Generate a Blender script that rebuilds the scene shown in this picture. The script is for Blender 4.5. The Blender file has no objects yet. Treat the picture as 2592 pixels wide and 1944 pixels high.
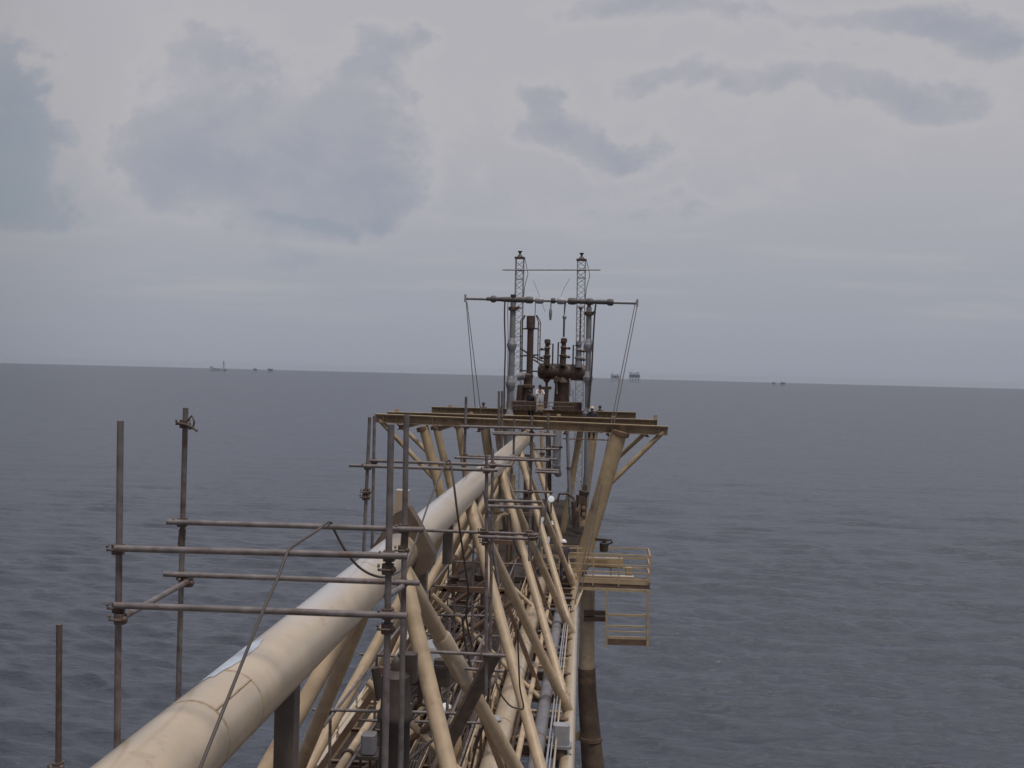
import bpy, math, random
import numpy as np
from mathutils import Vector, Matrix
random.seed(7); rng = np.random.default_rng(5)
scene = bpy.context.scene
R = math.radians

# ------------------------------------------------------------------ camera
F, CX, CY, H = 2544.0, 1296.0, 972.0, 27.0          # focal length (px of a 2592 px frame), centre, height over the sea
def ray(x, y): return np.array([(x-CX)/F, -(y-CY)/F, -1.0])
_n = np.cross(ray(0, 916), ray(2592, 982)); _n /= np.linalg.norm(_n)
if _n[1] < 0: _n = -_n
_v = ray(1501, 954.2); _Y = _v-_n*_v.dot(_n); _Y /= np.linalg.norm(_Y); _X = np.cross(_Y, _n)
M = np.array([_X, _Y, _n])                           # camera axes -> world, bridge runs along +Y
def at(x, y, d):
    w = M@ray(x, y); w = w*(d/w[1]); return Vector((w[0], w[1], w[2]+H))
def atz(x, y, z):
    w = M@ray(x, y); w = w*(z/w[2]); return Vector((w[0], w[1], w[2]+H))
def W(x, y, z): return Vector((x, y, z+H))           # z relative to the camera height
cam_d = bpy.data.cameras.new('camera'); cam = bpy.data.objects.new('camera', cam_d)
scene.collection.objects.link(cam)
cam_d.sensor_width = 36; cam_d.lens = 36*F/2592; cam_d.clip_start = .1; cam_d.clip_end = 60000
mw = Matrix.Identity(4)
for i in range(3):
    for j in range(3): mw[i][j] = M[i][j]
mw[2][3] = H
cam.matrix_world = mw
scene.camera = cam

# ------------------------------------------------------------------ world: sky with clouds
SUN_EL, SUN_AZ = 70, 142                             # azimuth clockwise from +Y (high, behind the viewer's right shoulder)
world = bpy.data.worlds.new("World"); scene.world = world; world.use_nodes = True
nt = world.node_tree; nt.nodes.clear()
def N(t, tree=None, **kw):
    n = (tree or nt).nodes.new(t)
    for k, v in kw.items(): setattr(n, k, v)
    return n
def setin(n, i, v, tree=None):
    if hasattr(v, 'is_output') or isinstance(v, bpy.types.NodeSocket): (tree or nt).links.new(v, n.inputs[i])
    else: n.inputs[i].default_value = v
def math_(op, a, b=None, c=None, tree=None, clamp=False):
    n = N('ShaderNodeMath', tree, operation=op, use_clamp=clamp); setin(n, 0, a, tree)
    if b is not None: setin(n, 1, b, tree)
    if c is not None: setin(n, 2, c, tree)
    return n.outputs[0]
def mixc(f, a, b, tree=None, blend='MIX'):
    n = N('ShaderNodeMix', tree, data_type='RGBA', blend_type=blend)
    setin(n, 0, f, tree); setin(n, 6, a, tree); setin(n, 7, b, tree); return n.outputs[2]
out = N('ShaderNodeOutputWorld'); bg = N('ShaderNodeBackground'); bg.inputs[1].default_value = .1
nt.links.new(bg.outputs[0], out.inputs[0])
sky = N('ShaderNodeTexSky', sky_type='NISHITA', sun_disc=False, sun_elevation=R(SUN_EL), sun_rotation=R(SUN_AZ), air_density=1.5, dust_density=3.0)
tc = N('ShaderNodeTexCoord'); sep = N('ShaderNodeSeparateXYZ'); nt.links.new(tc.outputs['Generated'], sep.inputs[0])
ay = math_('MAXIMUM', math_('ABSOLUTE', sep.outputs[1]), .05)
u = math_('DIVIDE', sep.outputs[0], ay); v = math_('DIVIDE', sep.outputs[2], ay)   # sky direction as slopes
comb = N('ShaderNodeCombineXYZ'); setin(comb, 0, u); setin(comb, 1, math_('MULTIPLY', v, 1.25)); comb.inputs[2].default_value = 0
def noise(scale, detail, rough, dist=0, off=(0, 0, 0)):
    m = N('ShaderNodeMapping'); nt.links.new(comb.outputs[0], m.inputs[0]); m.inputs['Location'].default_value = off
    n = N('ShaderNodeTexNoise'); nt.links.new(m.outputs[0], n.inputs['Vector'])
    n.inputs['Scale'].default_value = scale; n.inputs['Detail'].default_value = detail
    n.inputs['Roughness'].default_value = rough; n.inputs['Distortion'].default_value = dist
    return n.outputs['Fac']
n_big = noise(4.5, 7, .55, .35); n_mid = noise(11, 6, .6, .3, (3, 1, 0)); n_soft = noise(2.2, 4, .5, .2, (7, 2, 0))
warp_u = math_('MULTIPLY_ADD', math_('SUBTRACT', n_mid, .5), .16, u)
warp_v = math_('MULTIPLY_ADD', math_('SUBTRACT', n_big, .5), .16, v)
def blob(px, py, sx, sy, amp):                       # a soft patch of cloud standing in one direction of the sky
    w = M@ray(px, py); a, b = w[0]/w[1], w[2]/w[1]
    du = math_('DIVIDE', math_('SUBTRACT', warp_u, a), sx/F); dv = math_('DIVIDE', math_('SUBTRACT', warp_v, b), sy/F)
    q = math_('ADD', math_('MULTIPLY', du, du), math_('MULTIPLY', dv, dv))
    return math_('MULTIPLY', math_('POWER', 2.718, math_('MULTIPLY', q, -1)), amp)
def total(lst):
    s = blob(*lst[0])
    for l in lst[1:]: s = math_('ADD', s, blob(*l))
    return s
grey = total([(540, 270, 190, 190, .85), (720, 430, 300, 120, 1.0), (900, 330, 140, 100, .85), (880, 500, 190, 70, .9), (400, 380, 130, 120, .7),
              (990, 110, 95, 60, .95), (900, 190, 110, 55, .6), (110, 90, 50, 40, .6), (560, 130, 60, 50, .5),
              (1340, 240, 60, 55, .75), (1420, 330, 110, 45, .95), (1570, 365, 130, 42, .95), (1640, 200, 120, 45, .7), (1500, 420, 60, 60, .4),
              (1790, 190, 90, 36, .6), (1960, 230, 130, 46, .6), (2150, 255, 160, 56, .62), (2350, 300, 160, 56, .66), (2480, 250, 110, 50, .5),
              (1620, 15, 190, 45, .75), (1850, 60, 160, 42, .7), (2250, 50, 260, 55, .85), (2500, 110, 150, 60, .8), (2100, 140, 90, 30, .5),
              (1530, 560, 260, 40, .35), (780, 640, 120, 26, .5), (1760, 510, 260, 50, .4)])
blue = total([(30, 420, 190, 190, 1.1), (50, 190, 100, 150, .8), (0, 560, 230, 60, .7), (870, 540, 140, 30, .75), (680, 520, 150, 26, .5), (2560, 90, 130, 50, .55)])
def ramp(val, lo, hi):
    n = N('ShaderNodeMapRange', interpolation_type='SMOOTHSTEP'); setin(n, 0, val)
    n.inputs[1].default_value = lo; n.inputs[2].default_value = hi; return n.outputs[0]
det = math_('SUBTRACT', n_mid, .5)
n_fine = noise(26, 5, .6, .4, (1, 5, 0))
n_b2 = noise(8, 9, .62, .15, (4, 8, 0))
field = math_('MULTIPLY_ADD', math_('SUBTRACT', n_fine, .5), .8, math_('MULTIPLY_ADD', math_('SUBTRACT', n_b2, .5), 1.5, grey))
g_m = math_('ADD', math_('MULTIPLY', ramp(field, .28, .84), .52), math_('MULTIPLY', ramp(field, .2, 1.5), .48))
bfield = math_('MULTIPLY_ADD', math_('SUBTRACT', n_fine, .5), .5, math_('MULTIPLY_ADD', math_('SUBTRACT', n_b2, .5), 1.3, blue))
b_m = math_('ADD', math_('MULTIPLY', ramp(bfield, .40, .80), .6), math_('MULTIPLY', ramp(bfield, .3, 1.4), .4))
elev = ramp(v, 0.0, .30)
K = 10.0
def C(r, g, b): return (r*K, g*K, b*K, 1)
base = mixc(elev, C(.305, .332, .402), C(.455, .443, .468))
base = mixc(math_('MULTIPLY', ramp(n_soft, .35, .65), .35), base, mixc(elev, C(.345, .36, .415), C(.465, .452, .478)))
mst = N('ShaderNodeMapping'); nt.links.new(comb.outputs[0], mst.inputs[0]); mst.inputs['Scale'].default_value = (1.0, 9.0, 1); mst.inputs['Rotation'].default_value = (0, 0, .03)
nst = N('ShaderNodeTexNoise'); nt.links.new(mst.outputs[0], nst.inputs[0]); nst.inputs['Scale'].default_value = 4.0; nst.inputs['Detail'].default_value = 6
stk = math_('MULTIPLY', ramp(nst.outputs[0], .46, .72), math_('MULTIPLY', ramp(v, .03, .09), math_('SUBTRACT', 1.0, ramp(v, .14, .24))))
base = mixc(math_('MULTIPLY', stk, .55), base, C(.43, .43, .46))
veil = mixc(.07, base, sky.outputs[0])               # thin cloud over the clear sky
rim = math_('MULTIPLY', ramp(field, .02, .36), math_('SUBTRACT', 1.0, ramp(field, .36, .62)))
veil = mixc(math_('MULTIPLY', rim, math_('MULTIPLY', ramp(v, .10, .2), .28)), veil, C(.50, .488, .505))   # sunlit cloud edges
c1 = mixc(math_('MULTIPLY', g_m, .76), veil, mixc(ramp(n_mid, .35, .65), C(.29, .315, .385), C(.345, .36, .415)))
c2 = mixc(math_('MULTIPLY', b_m, .85), c1, mixc(.08, C(.28, .322, .385), sky.outputs[0]))
dim = N('ShaderNodeMapRange', interpolation_type='SMOOTHSTEP'); setin(dim, 0, sep.outputs[1])   # unseen sky behind the viewer darkened to deepen shade on the steel
dim.inputs[1].default_value = -.6; dim.inputs[2].default_value = .1; dim.inputs[3].default_value = .06; dim.inputs[4].default_value = 1.0
low = math_('MAXIMUM', dim.outputs[0], ramp(sep.outputs[2], .3, .75))
side = math_('SUBTRACT', 1.0, math_('MULTIPLY', ramp(math_('ABSOLUTE', sep.outputs[0]), .38, .88), .72))  # sky also darkened toward both sides to deepen shade on the braces
zen = math_('MULTIPLY_ADD', ramp(sep.outputs[2], .35, .95), .55, 1.0)                       # an overcast sky is brightest overhead
c3 = mixc(1.0, c2, math_('MULTIPLY', math_('MULTIPLY', low, side), zen), blend='MULTIPLY')
nt.links.new(c3, bg.inputs[0])

# ------------------------------------------------------------------ sun, exposure
sl = bpy.data.lights.new('sun', 'SUN'); sl.energy = 1.75; sl.angle = R(10); sl.color = (1, .95, .88)
so = bpy.data.objects.new('sun', sl); scene.collection.objects.link(so)
sd = Vector((math.sin(R(SUN_AZ))*math.cos(R(SUN_EL)), math.cos(R(SUN_AZ))*math.cos(R(SUN_EL)), math.sin(R(SUN_EL))))
so.rotation_euler = (-sd).to_track_quat('-Z', 'Y').to_euler(); so.location = (40, 0, 90)
vs = scene.view_settings; vs.view_transform = 'Standard'; vs.look = 'None'; vs.exposure = 0; vs.gamma = 1

# ------------------------------------------------------------------ materials
def mat(name, col, rough=.5, metal=0, var=.15, scale=6, rust=0, rust_col=(.16, .075, .04), spec=.5, coat=0, bump=0.0, emit=None, chips=0):
    m = bpy.data.materials.new(name); m.use_nodes = True; t = m.node_tree; p = t.nodes['Principled BSDF']; p.inputs['Coat Roughness'].default_value = .24
    tcn = N('ShaderNodeTexCoord', t); nz = N('ShaderNodeTexNoise', t)
    t.links.new(tcn.outputs['Object'], nz.inputs['Vector']); nz.inputs['Scale'].default_value = scale; nz.inputs['Detail'].default_value = 6
    a = tuple(max(0, c*(1-var)) for c in col)+(1,); b = tuple(min(1, c*(1+var)) for c in col)+(1,)
    mr = N('ShaderNodeMapRange', t); t.links.new(nz.outputs[0], mr.inputs[0]); mr.inputs[1].default_value = .3; mr.inputs[2].default_value = .7
    c = mixc(mr.outputs[0], a, b, t)
    if rust:
        n2 = N('ShaderNodeTexNoise', t); t.links.new(tcn.outputs['Object'], n2.inputs['Vector'])
        n2.inputs['Scale'].default_value = scale*.55; n2.inputs['Detail'].default_value = 9; n2.inputs['Roughness'].default_value = .68
        m2 = N('ShaderNodeMapRange', t); t.links.new(n2.outputs[0], m2.inputs[0])
        m2.inputs[1].default_value = .70-.18*rust; m2.inputs[2].default_value = .80-.12*rust
        c = mixc(m2.outputs[0], c, rust_col+(1,), t)
    if chips:
        n3 = N('ShaderNodeTexNoise', t); t.links.new(tcn.outputs['Object'], n3.inputs['Vector']); n3.inputs['Scale'].default_value = 13; n3.inputs['Detail'].default_value = 5; n3.inputs['Roughness'].default_value = .6
        m3 = N('ShaderNodeMapRange', t); t.links.new(n3.outputs[0], m3.inputs[0]); m3.inputs[1].default_value = .70; m3.inputs[2].default_value = .745; m3.inputs[4].default_value = chips
        c = mixc(m3.outputs[0], c, (.17, .09, .05, 1), t)
        mp4 = N('ShaderNodeMapping', t); t.links.new(tcn.outputs['Object'], mp4.inputs[0]); mp4.inputs['Scale'].default_value = (7, 7, .8)
        n4 = N('ShaderNodeTexNoise', t); t.links.new(mp4.outputs[0], n4.inputs['Vector']); n4.inputs['Scale'].default_value = 1.0; n4.inputs['Detail'].default_value = 7
        m4 = N('ShaderNodeMapRange', t); t.links.new(n4.outputs[0], m4.inputs[0]); m4.inputs[1].default_value = .56; m4.inputs[2].default_value = .78; m4.inputs[4].default_value = .45*chips
        c = mixc(m4.outputs[0], c, (.33, .22, .13, 1), t)
    t.links.new(c, p.inputs['Base Color'])
    p.inputs['Roughness'].default_value = rough; p.inputs['Metallic'].default_value = metal
    p.inputs['Specular IOR Level'].default_value = spec; p.inputs['Coat Weight'].default_value = coat
    r2 = math_('MULTIPLY_ADD', nz.outputs[0], .25, rough-.12, t); t.links.new(r2, p.inputs['Roughness'])
    if bump:
        bn = N('ShaderNodeBump', t); bn.inputs['Strength'].default_value = bump; bn.inputs['Distance'].default_value = .02
        t.links.new(nz.outputs[0], bn.inputs['Height']); t.links.new(bn.outputs[0], p.inputs['Normal'])
    if emit:
        p.inputs['Emission Color'].default_value = emit[:3]+(1,); p.inputs['Emission Strength'].default_value = emit[3]
    return m
TAN = mat('tan_paint', (.50, .39, .265), .34, var=.10, scale=2.5, rust=.35, rust_col=(.30, .17, .09), coat=.9, chips=.8)
TAN.node_tree.nodes['Principled BSDF'].inputs['Coat IOR'].default_value = 2.2
TANL = mat('tan_paint_weathered', (.50, .38, .258), .45, var=.16, scale=3.5, rust=.7, rust_col=(.26, .15, .085), chips=.9)
TAND = mat('tan_paint_gantry', (.44, .33, .205), .5, var=.14, scale=2.0, rust=.7, rust_col=(.17, .10, .06), chips=.9)
BRN = mat('brown_primer', (.15, .095, .065), .6, var=.25, scale=3, rust=.8)
TUBE = mat('scaffold_steel', (.19, .165, .165), .55, metal=.2, var=.3, scale=9, rust=.9, rust_col=(.12, .07, .05))
CLAMP = mat('coupler_steel', (.13, .095, .08), .6, metal=.2, var=.3, scale=20)
DARK = mat('dark_equipment', (.092, .062, .05), .55, var=.3, scale=5, rust=.5)
GREY = mat('grey_paint', (.25, .25, .27), .5, var=.15, scale=2, rust=.4, rust_col=(.12, .08, .06))
GREYL = mat('pale_galvanised', (.36, .36, .39), .5, metal=.2, var=.15, scale=5)
INSUL = mat('insulation_cladding', (.21, .205, .225), .5, metal=.2, var=.2, scale=4)
GRATE = mat('dark_grating', (.05, .04, .037), .95, spec=.1, var=.35, scale=14, rust=.5)
WIRE = mat('wire_rope', (.075, .062, .06), .6, var=.2)
RUBB = mat('black_cable', (.075, .06, .055), .5, var=.2)
WHITE = mat('white_plastic', (.80, .79, .82), .4, var=.04)
BLUEP = mat('pale_blue_patch', (.46, .51, .60), .5, var=.2, scale=5)
SKIN = mat('skin', (.30, .17, .11), .6, var=.06)
COVD = mat('navy_coverall', (.055, .05, .065), .8, var=.25, scale=9)
COVT = mat('khaki_coverall', (.38, .27, .16), .8, var=.2, scale=9)
COVW = mat('white_coverall', (.66, .65, .68), .8, var=.1, scale=9)
BOOT = mat('boot_leather', (.05, .038, .032), .6, var=.2)
HELW = mat('helmet_white', (.78, .77, .80), .35, var=.03)
HELT = mat('helmet_tan', (.62, .47, .34), .4, var=.04)
SADM = mat("saddle_brown_paint", (.135, .10, .075), .6, var=.2, scale=4, rust=.9, rust_col=(.11, .065, .045))
BEAMM = mat('beam_paint_shaded', (.32, .24, .16), .55, var=.2, scale=2, rust=1.0, rust_col=(.11, .065, .045))  # tan beam paint made darker, shade on the webs put into the colour
HEADM = mat('header_dark_grey', (.105, .098, .098), .55, var=.2, scale=4)
POSTM = mat('post_grey_brown', (.14, .115, .10), .6, var=.2, scale=4, rust=.6)
BLACK = mat('oily_black_steel', (.055, .042, .036), .6, var=.3, scale=5, rust=.4)
HAIR = mat('dark_hair', (.035, .026, .024), .7, var=.2)
LIT = mat('lamp_glow', (.3, .3, .32), .4, emit=(.95, .97, 1.0, .42))
FAR = mat('far_steel_hazed', (.36, .40, .47), .6, var=.2, scale=.05)  # pale blue-grey, distance haze put into the colour
SEAL = mat('weld_seam', (.38, .285, .19), .6, var=.2, scale=12)
BOARD = mat('scaffold_board', (.14, .105, .085), .7, var=.3, scale=6)
BANDM = mat('marine_growth', (.105, .07, .05), .8, var=.35, scale=2, rust=1.0, rust_col=(.22, .14, .085))

# ------------------------------------------------------------------ mesh helpers
def frame(axis):
    z = axis.normalized(); x = Vector((0, 0, 1)).cross(z)
    if x.length < 1e-3: x = Vector((1, 0, 0))
    x.normalize(); return x, z.cross(x), z
class MB:
    def __init__(s): s.v = []; s.f = []
    def ring(s, c, x, y, r, n): 
        i = len(s.v); s.v += [c+x*(r*math.cos(2*math.pi*k/n))+y*(r*math.sin(2*math.pi*k/n)) for k in range(n)]; return i
    def bridge(s, a, b, n): s.f += [(a+k, a+(k+1) % n, b+(k+1) % n, b+k) for k in range(n)]
    def lathe(s, p, axis, prof, n=16, caps=True):
        x, y, z = frame(axis); ids = [s.ring(p+z*t, x, y, max(r, 1e-4), n) for t, r in prof]
        for a, b in zip(ids, ids[1:]): s.bridge(a, b, n)
        if caps: s.f.append(tuple(range(ids[0]+n-1, ids[0]-1, -1))); s.f.append(tuple(range(ids[-1], ids[-1]+n)))
        return s
    def tube(s, a, b, r, r2=None, n=12):
        return s.lathe(a, b-a, [(0, r), ((b-a).length, r if r2 is None else r2)], n)
    def path(s, pts, r, n=8):
        pts = [Vector(p) for p in pts]; prev = None; pi = None
        for i, p in enumerate(pts):
            t = (pts[min(i+1, len(pts)-1)]-pts[max(i-1, 0)])
            if pi is None: x, y, z = frame(t)
            else:
                z = t.normalized(); x = (px_-z*px_.dot(z)); x.normalize(); y = z.cross(x)
            px_ = x; idx = s.ring(p, x, y, r, n)
            if prev is not None: s.bridge(prev, idx, n)
            else: s.f.append(tuple(range(idx+n-1, idx-1, -1)))
            prev = idx; pi = i
        s.f.append(tuple(range(prev, prev+n))); return s
    def prism(s, poly, ext):                         # polygon (list of Vectors) extruded by a vector
        n = len(poly); i = len(s.v); s.v += [Vector(p) for p in poly]+[Vector(p)+ext for p in poly]
        s.f.append(tuple(range(i+n-1, i-1, -1))); s.f.append(tuple(range(i+n, i+2*n)))
        s.f += [(i+k, i+(k+1) % n, i+n+(k+1) % n, i+n+k) for k in range(n)]; return s
    def beam(s, a, b, w, h, roll=0):
        x, y, z = frame(b-a)
        if roll: x, y = x*math.cos(roll)+y*math.sin(roll), y*math.cos(roll)-x*math.sin(roll)
        return s.prism([a-x*w/2-y*h/2, a+x*w/2-y*h/2, a+x*w/2+y*h/2, a-x*w/2+y*h/2], b-a)
    def ibeam(s, a, b, h, w, t=.03):
        x, y, z = frame(b-a); q = t*.6
        o = [(-w/2, -h/2), (w/2, -h/2), (w/2, -h/2+t), (q, -h/2+t), (q, h/2-t), (w/2, h/2-t), (w/2, h/2), (-w/2, h/2), (-w/2, h/2-t), (-q, h/2-t), (-q, -h/2+t), (-w/2, -h/2+t)]
        return s.prism([a+x*i+y*j for i, j in o], b-a)
    def box(s, c, sx, sy, sz, bev=0):
        c = Vector(c); b = min(bev, sx*.45, sy*.45)
        if b: poly = [(-sx/2+b, -sy/2), (sx/2-b, -sy/2), (sx/2, -sy/2+b), (sx/2, sy/2-b), (sx/2-b, sy/2), (-sx/2+b, sy/2), (-sx/2, sy/2-b), (-sx/2, -sy/2+b)]
        else: poly = [(-sx/2, -sy/2), (sx/2, -sy/2), (sx/2, sy/2), (-sx/2, sy/2)]
        return s.prism([c+Vector((x, y, -sz/2)) for x, y in poly], Vector((0, 0, sz)))
    def ball(s, c, rx, ry=None, rz=None, n=12, m=8, lo=-90):
        ry = ry or rx; rz = rz or rx; ids = []
        for j in range(m+1):
            e = R(lo+(90-lo)*j/m); i = len(s.v); ids.append(i)
            s.v += [Vector(c)+Vector((rx*max(math.cos(e), 1e-3)*math.cos(2*math.pi*k/n), ry*max(math.cos(e), 1e-3)*math.sin(2*math.pi*k/n), rz*math.sin(e))) for k in range(n)]
        for a, b in zip(ids, ids[1:]): s.bridge(a, b, n)
        s.f.append(tuple(range(ids[0]+n-1, ids[0]-1, -1))); s.f.append(tuple(range(ids[-1], ids[-1]+n))); return s
    def ringband(s, p, axis, r, w, t): return s.lathe(p-axis.normalized()*w/2, axis, [(0, r), (0, r+t), (w, r+t), (w, r)], 24, False)
    def build(s, name, m, parent=None, ang=40):
        root = parent
        while root is not None and root.parent is not None: root = root.parent
        o0 = root.location if root is not None else Vector((0, 0, 0))
        c0 = Vector((0, 0, 0))
        if root is None:
            a = np.array([tuple(p) for p in s.v]); c0 = Vector(((a[:, 0].min()+a[:, 0].max())/2, (a[:, 1].min()+a[:, 1].max())/2, a[:, 2].min()))
        me = bpy.data.meshes.new(name); me.from_pydata([tuple(p-o0-c0) for p in s.v], [], s.f); me.update()
        me.polygons.foreach_set('use_smooth', [True]*len(me.polygons)); me.set_sharp_from_angle(angle=R(ang))
        me.materials.append(m); o = bpy.data.objects.new(name, me); scene.collection.objects.link(o)
        o.location = c0
        if parent is not None: o.parent = parent
        return o
def tag(o, label=None, cat=None, group=None, kind=None):
    if label: o['label'] = label
    if cat: o['category'] = cat
    if group: o['group'] = group
    if kind: o['kind'] = kind
    return o
def thing(name, label, cat, loc, group=None):
    o = bpy.data.objects.new(name, None); scene.collection.objects.link(o); o.location = Vector(loc); o.empty_display_size = .2
    return tag(o, label, cat, group)
def lerp(a, b, t): return a+(b-a)*t

# ------------------------------------------------------------------ sea
def build_sea():
    ctr = math.degrees(math.atan2(-M[0][2], -M[1][2]))       # heading of the camera axis, from +Y towards +X
    fine = np.radians(np.linspace(ctr-34, ctr+34, 900)); rest = np.radians(np.linspace(ctr+34, ctr+326, 150)[1:-1])
    az = np.concatenate([fine, rest]); na = len(az)
    px = np.linspace(.92, 500, 620)[::-1]; r = np.concatenate([[2.0, 12, 25, 38, 46], H*1005/px[px < H*1005/52]]); r = r[r < 30000]
    nr = len(r); RR, AA = np.meshgrid(r, az, indexing='ij'); X = RR*np.sin(AA); Y = RR*np.cos(AA); Z = np.zeros_like(X)
    dr = np.gradient(r)[:, None]
    wind = math.radians(183)
    for i in range(96):
        lam = 1.1*(6.5/1.1)**(rng.random()) if i < 88 else 8+8*rng.random()
        th = wind+rng.normal(0, .26 if i < 88 else .4); k = 2*math.pi/lam
        amp = (.0088*lam if i < 88 else .0038*lam)*(.5+rng.random()); ph = rng.random()*6.28
        ph_ = k*(X*math.sin(th)+Y*math.cos(th))+ph; s = np.cos(ph_); cu = 1-np.abs(np.sin(ph_/2))*1.57
        fade = np.clip((lam/(2.5*dr)-.6)/1.2, 0, 1)
        Z += amp*fade*(.6*s+.6*cu)
    ang_fine = (np.arange(na) < 900)[None, :]
    Z = np.where(ang_fine, Z, 0)
    verts = np.stack([X, Y, Z], -1).reshape(-1, 3)
    i, j = np.meshgrid(np.arange(nr-1), np.arange(na), indexing='ij'); j2 = (j+1) % na
    quads = np.stack([i*na+j, (i+1)*na+j, (i+1)*na+j2, i*na+j2], -1).reshape(-1, 4)[:, ::-1]
    me = bpy.data.meshes.new('sea'); nq = len(quads)
    me.vertices.add(len(verts)); me.vertices.foreach_set('co', verts.ravel())
    me.loops.add(nq*4); me.loops.foreach_set('vertex_index', quads.ravel().astype(np.int32))
    me.polygons.add(nq); me.polygons.foreach_set('loop_start', np.arange(0, nq*4, 4, dtype=np.int32))
    me.polygons.foreach_set('use_smooth', np.ones(nq, bool)); me.update(calc_edges=True); me.validate()
    m = bpy.data.materials.new('sea_water'); m.use_nodes = True; t = m.node_tree; p = t.nodes['Principled BSDF']
    geo = N('ShaderNodeNewGeometry', t)
    def nz(scale, detail, sx=1, sy=1, rot=0, ro=.6):
        mp = N('ShaderNodeMapping', t); t.links.new(geo.outputs['Position'], mp.inputs[0]); mp.inputs['Scale'].default_value = (sx, sy, 1); mp.inputs['Rotation'].default_value = (0, 0, rot)
        n = N('ShaderNodeTexNoise', t); t.links.new(mp.outputs[0], n.inputs[0]); n.inputs['Scale'].default_value = scale; n.inputs['Detail'].default_value = detail
        n.inputs['Roughness'].default_value = ro
        return n.outputs[0]
    h = math_('ADD', math_('MULTIPLY', nz(1.6, 6, .42, 1.5, .06), .75, None, t), math_('MULTIPLY', nz(.42, 5, .40, 1.5, .06), 1.0, None, t), None, t)
    bn = N('ShaderNodeBump', t); bn.inputs['Strength'].default_value = .9; bn.inputs['Distance'].default_value = .3; t.links.new(h, bn.inputs['Height'])
    # wave slopes of every size out to the horizon
    ty = math_('ADD', math_('MULTIPLY', math_('SUBTRACT', nz(.085, 9, .30, 1.6, .04, .76), .5, None, t), 1.45, None, t), math_('MULTIPLY', math_('SUBTRACT', nz(.9, 6, .34, 1.6, -.05, .72), .5, None, t), 1.25, None, t), None, t)
    tx = math_('MULTIPLY', math_('SUBTRACT', nz(.1, 8, .4, 1.4, -.1, .74), .5, None, t), .3, None, t)
    cx = N('ShaderNodeCombineXYZ', t); t.links.new(tx, cx.inputs[0]); t.links.new(ty, cx.inputs[1])
    ad = N('ShaderNodeVectorMath', t, operation='ADD'); t.links.new(bn.outputs[0], ad.inputs[0]); t.links.new(cx.outputs[0], ad.inputs[1])
    nm_ = N('ShaderNodeVectorMath', t, operation='NORMALIZE'); t.links.new(ad.outputs[0], nm_.inputs[0]); t.links.new(nm_.outputs[0], p.inputs['Normal'])
    p.inputs['Base Color'].default_value = (.068, .076, .099, 1); p.inputs['Roughness'].default_value = .16; p.inputs['Specular IOR Level'].default_value = 0
    gl = N('ShaderNodeBsdfGlossy', t); gl.inputs['Roughness'].default_value = .21; gl.inputs['Color'].default_value = (.93, .96, 1, 1); t.links.new(nm_.outputs[0], gl.inputs['Normal'])
    fr = N('ShaderNodeFresnel', t); fr.inputs['IOR'].default_value = 1.33; t.links.new(nm_.outputs[0], fr.inputs['Normal'])
    mx = N('ShaderNodeMixShader', t); t.links.new(math_('MINIMUM', fr.outputs[0], .34, None, t), mx.inputs[0])      # wave facets keep a rough sea from mirroring the horizon fully
    t.links.new(p.outputs[0], mx.inputs[1]); t.links.new(gl.outputs[0], mx.inputs[2]); t.links.new(mx.outputs[0], t.nodes['Material Output'].inputs['Surface'])
    me.materials.append(m); o = bpy.data.objects.new('sea', me); scene.collection.objects.link(o)
    tag(o, 'grey-blue open sea with small wind waves', 'sea', kind='structure')
build_sea()

# ------------------------------------------------------------------ truss bridge
D = 4.2; TCX, TCZ, TCR = -3.036, -2.90, .313
ZB = -9.3; RB = .19
r0, r1 = atz(1434, 1944, ZB), atz(1452, 1545, ZB)
l0, l1 = atz(808, 1944, ZB), atz(1190, 1400, ZB)
def online(a, b, y): return a+(b-a)*((y-a.y)/(b.y-a.y))
def rc(y): return online(r0, r1, y)
def lc(y): return online(l0, l1, y)
END = 48.0
br = thing('truss_bridge', 'tan triangular truss bridge with one fat top tube running out over the sea', 'bridge', W(-3.3, 24, ZB))
tc_ = MB().tube(W(TCX, -2, TCZ), W(TCX, END, TCZ), TCR, n=48).build('top_chord', TAN, br)
for y in (7.55, 8.35, 13.4, 20.6, 27.5, 34.2, 40.5): MB().ringband(W(TCX, y, TCZ), Vector((0, 1, 0)), TCR-.004, .03, .007).build('weld_seam', SEAL, tc_)
a1 = R(52); sheen_m = bpy.data.materials['tan_paint'].copy(); sheen_m.name = 'tan_paint_sheen'; t_ = sheen_m.node_tree; p__ = t_.nodes['Principled BSDF']
base_ = p__.inputs['Base Color'].links[0].from_socket                        # sky sheen painted as a long pale stretch of the crown
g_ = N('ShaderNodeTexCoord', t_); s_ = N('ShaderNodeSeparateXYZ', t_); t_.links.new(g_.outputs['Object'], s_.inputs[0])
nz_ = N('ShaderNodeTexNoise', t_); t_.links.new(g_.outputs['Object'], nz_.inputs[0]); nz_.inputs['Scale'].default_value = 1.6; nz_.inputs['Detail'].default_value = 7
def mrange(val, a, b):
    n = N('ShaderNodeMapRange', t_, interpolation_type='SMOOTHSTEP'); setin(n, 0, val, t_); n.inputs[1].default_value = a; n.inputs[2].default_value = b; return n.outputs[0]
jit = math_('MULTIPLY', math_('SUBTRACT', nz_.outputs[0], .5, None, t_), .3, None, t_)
ang_ = math_('ADD', math_('ADD', math_('MULTIPLY', math_('SUBTRACT', s_.outputs[0], TCX+3.3, None, t_), -.34/TCR, None, t_), math_('MULTIPLY', math_('SUBTRACT', s_.outputs[2], TCZ-ZB, None, t_), .94/TCR, None, t_), None, t_), jit, None, t_)
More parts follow.
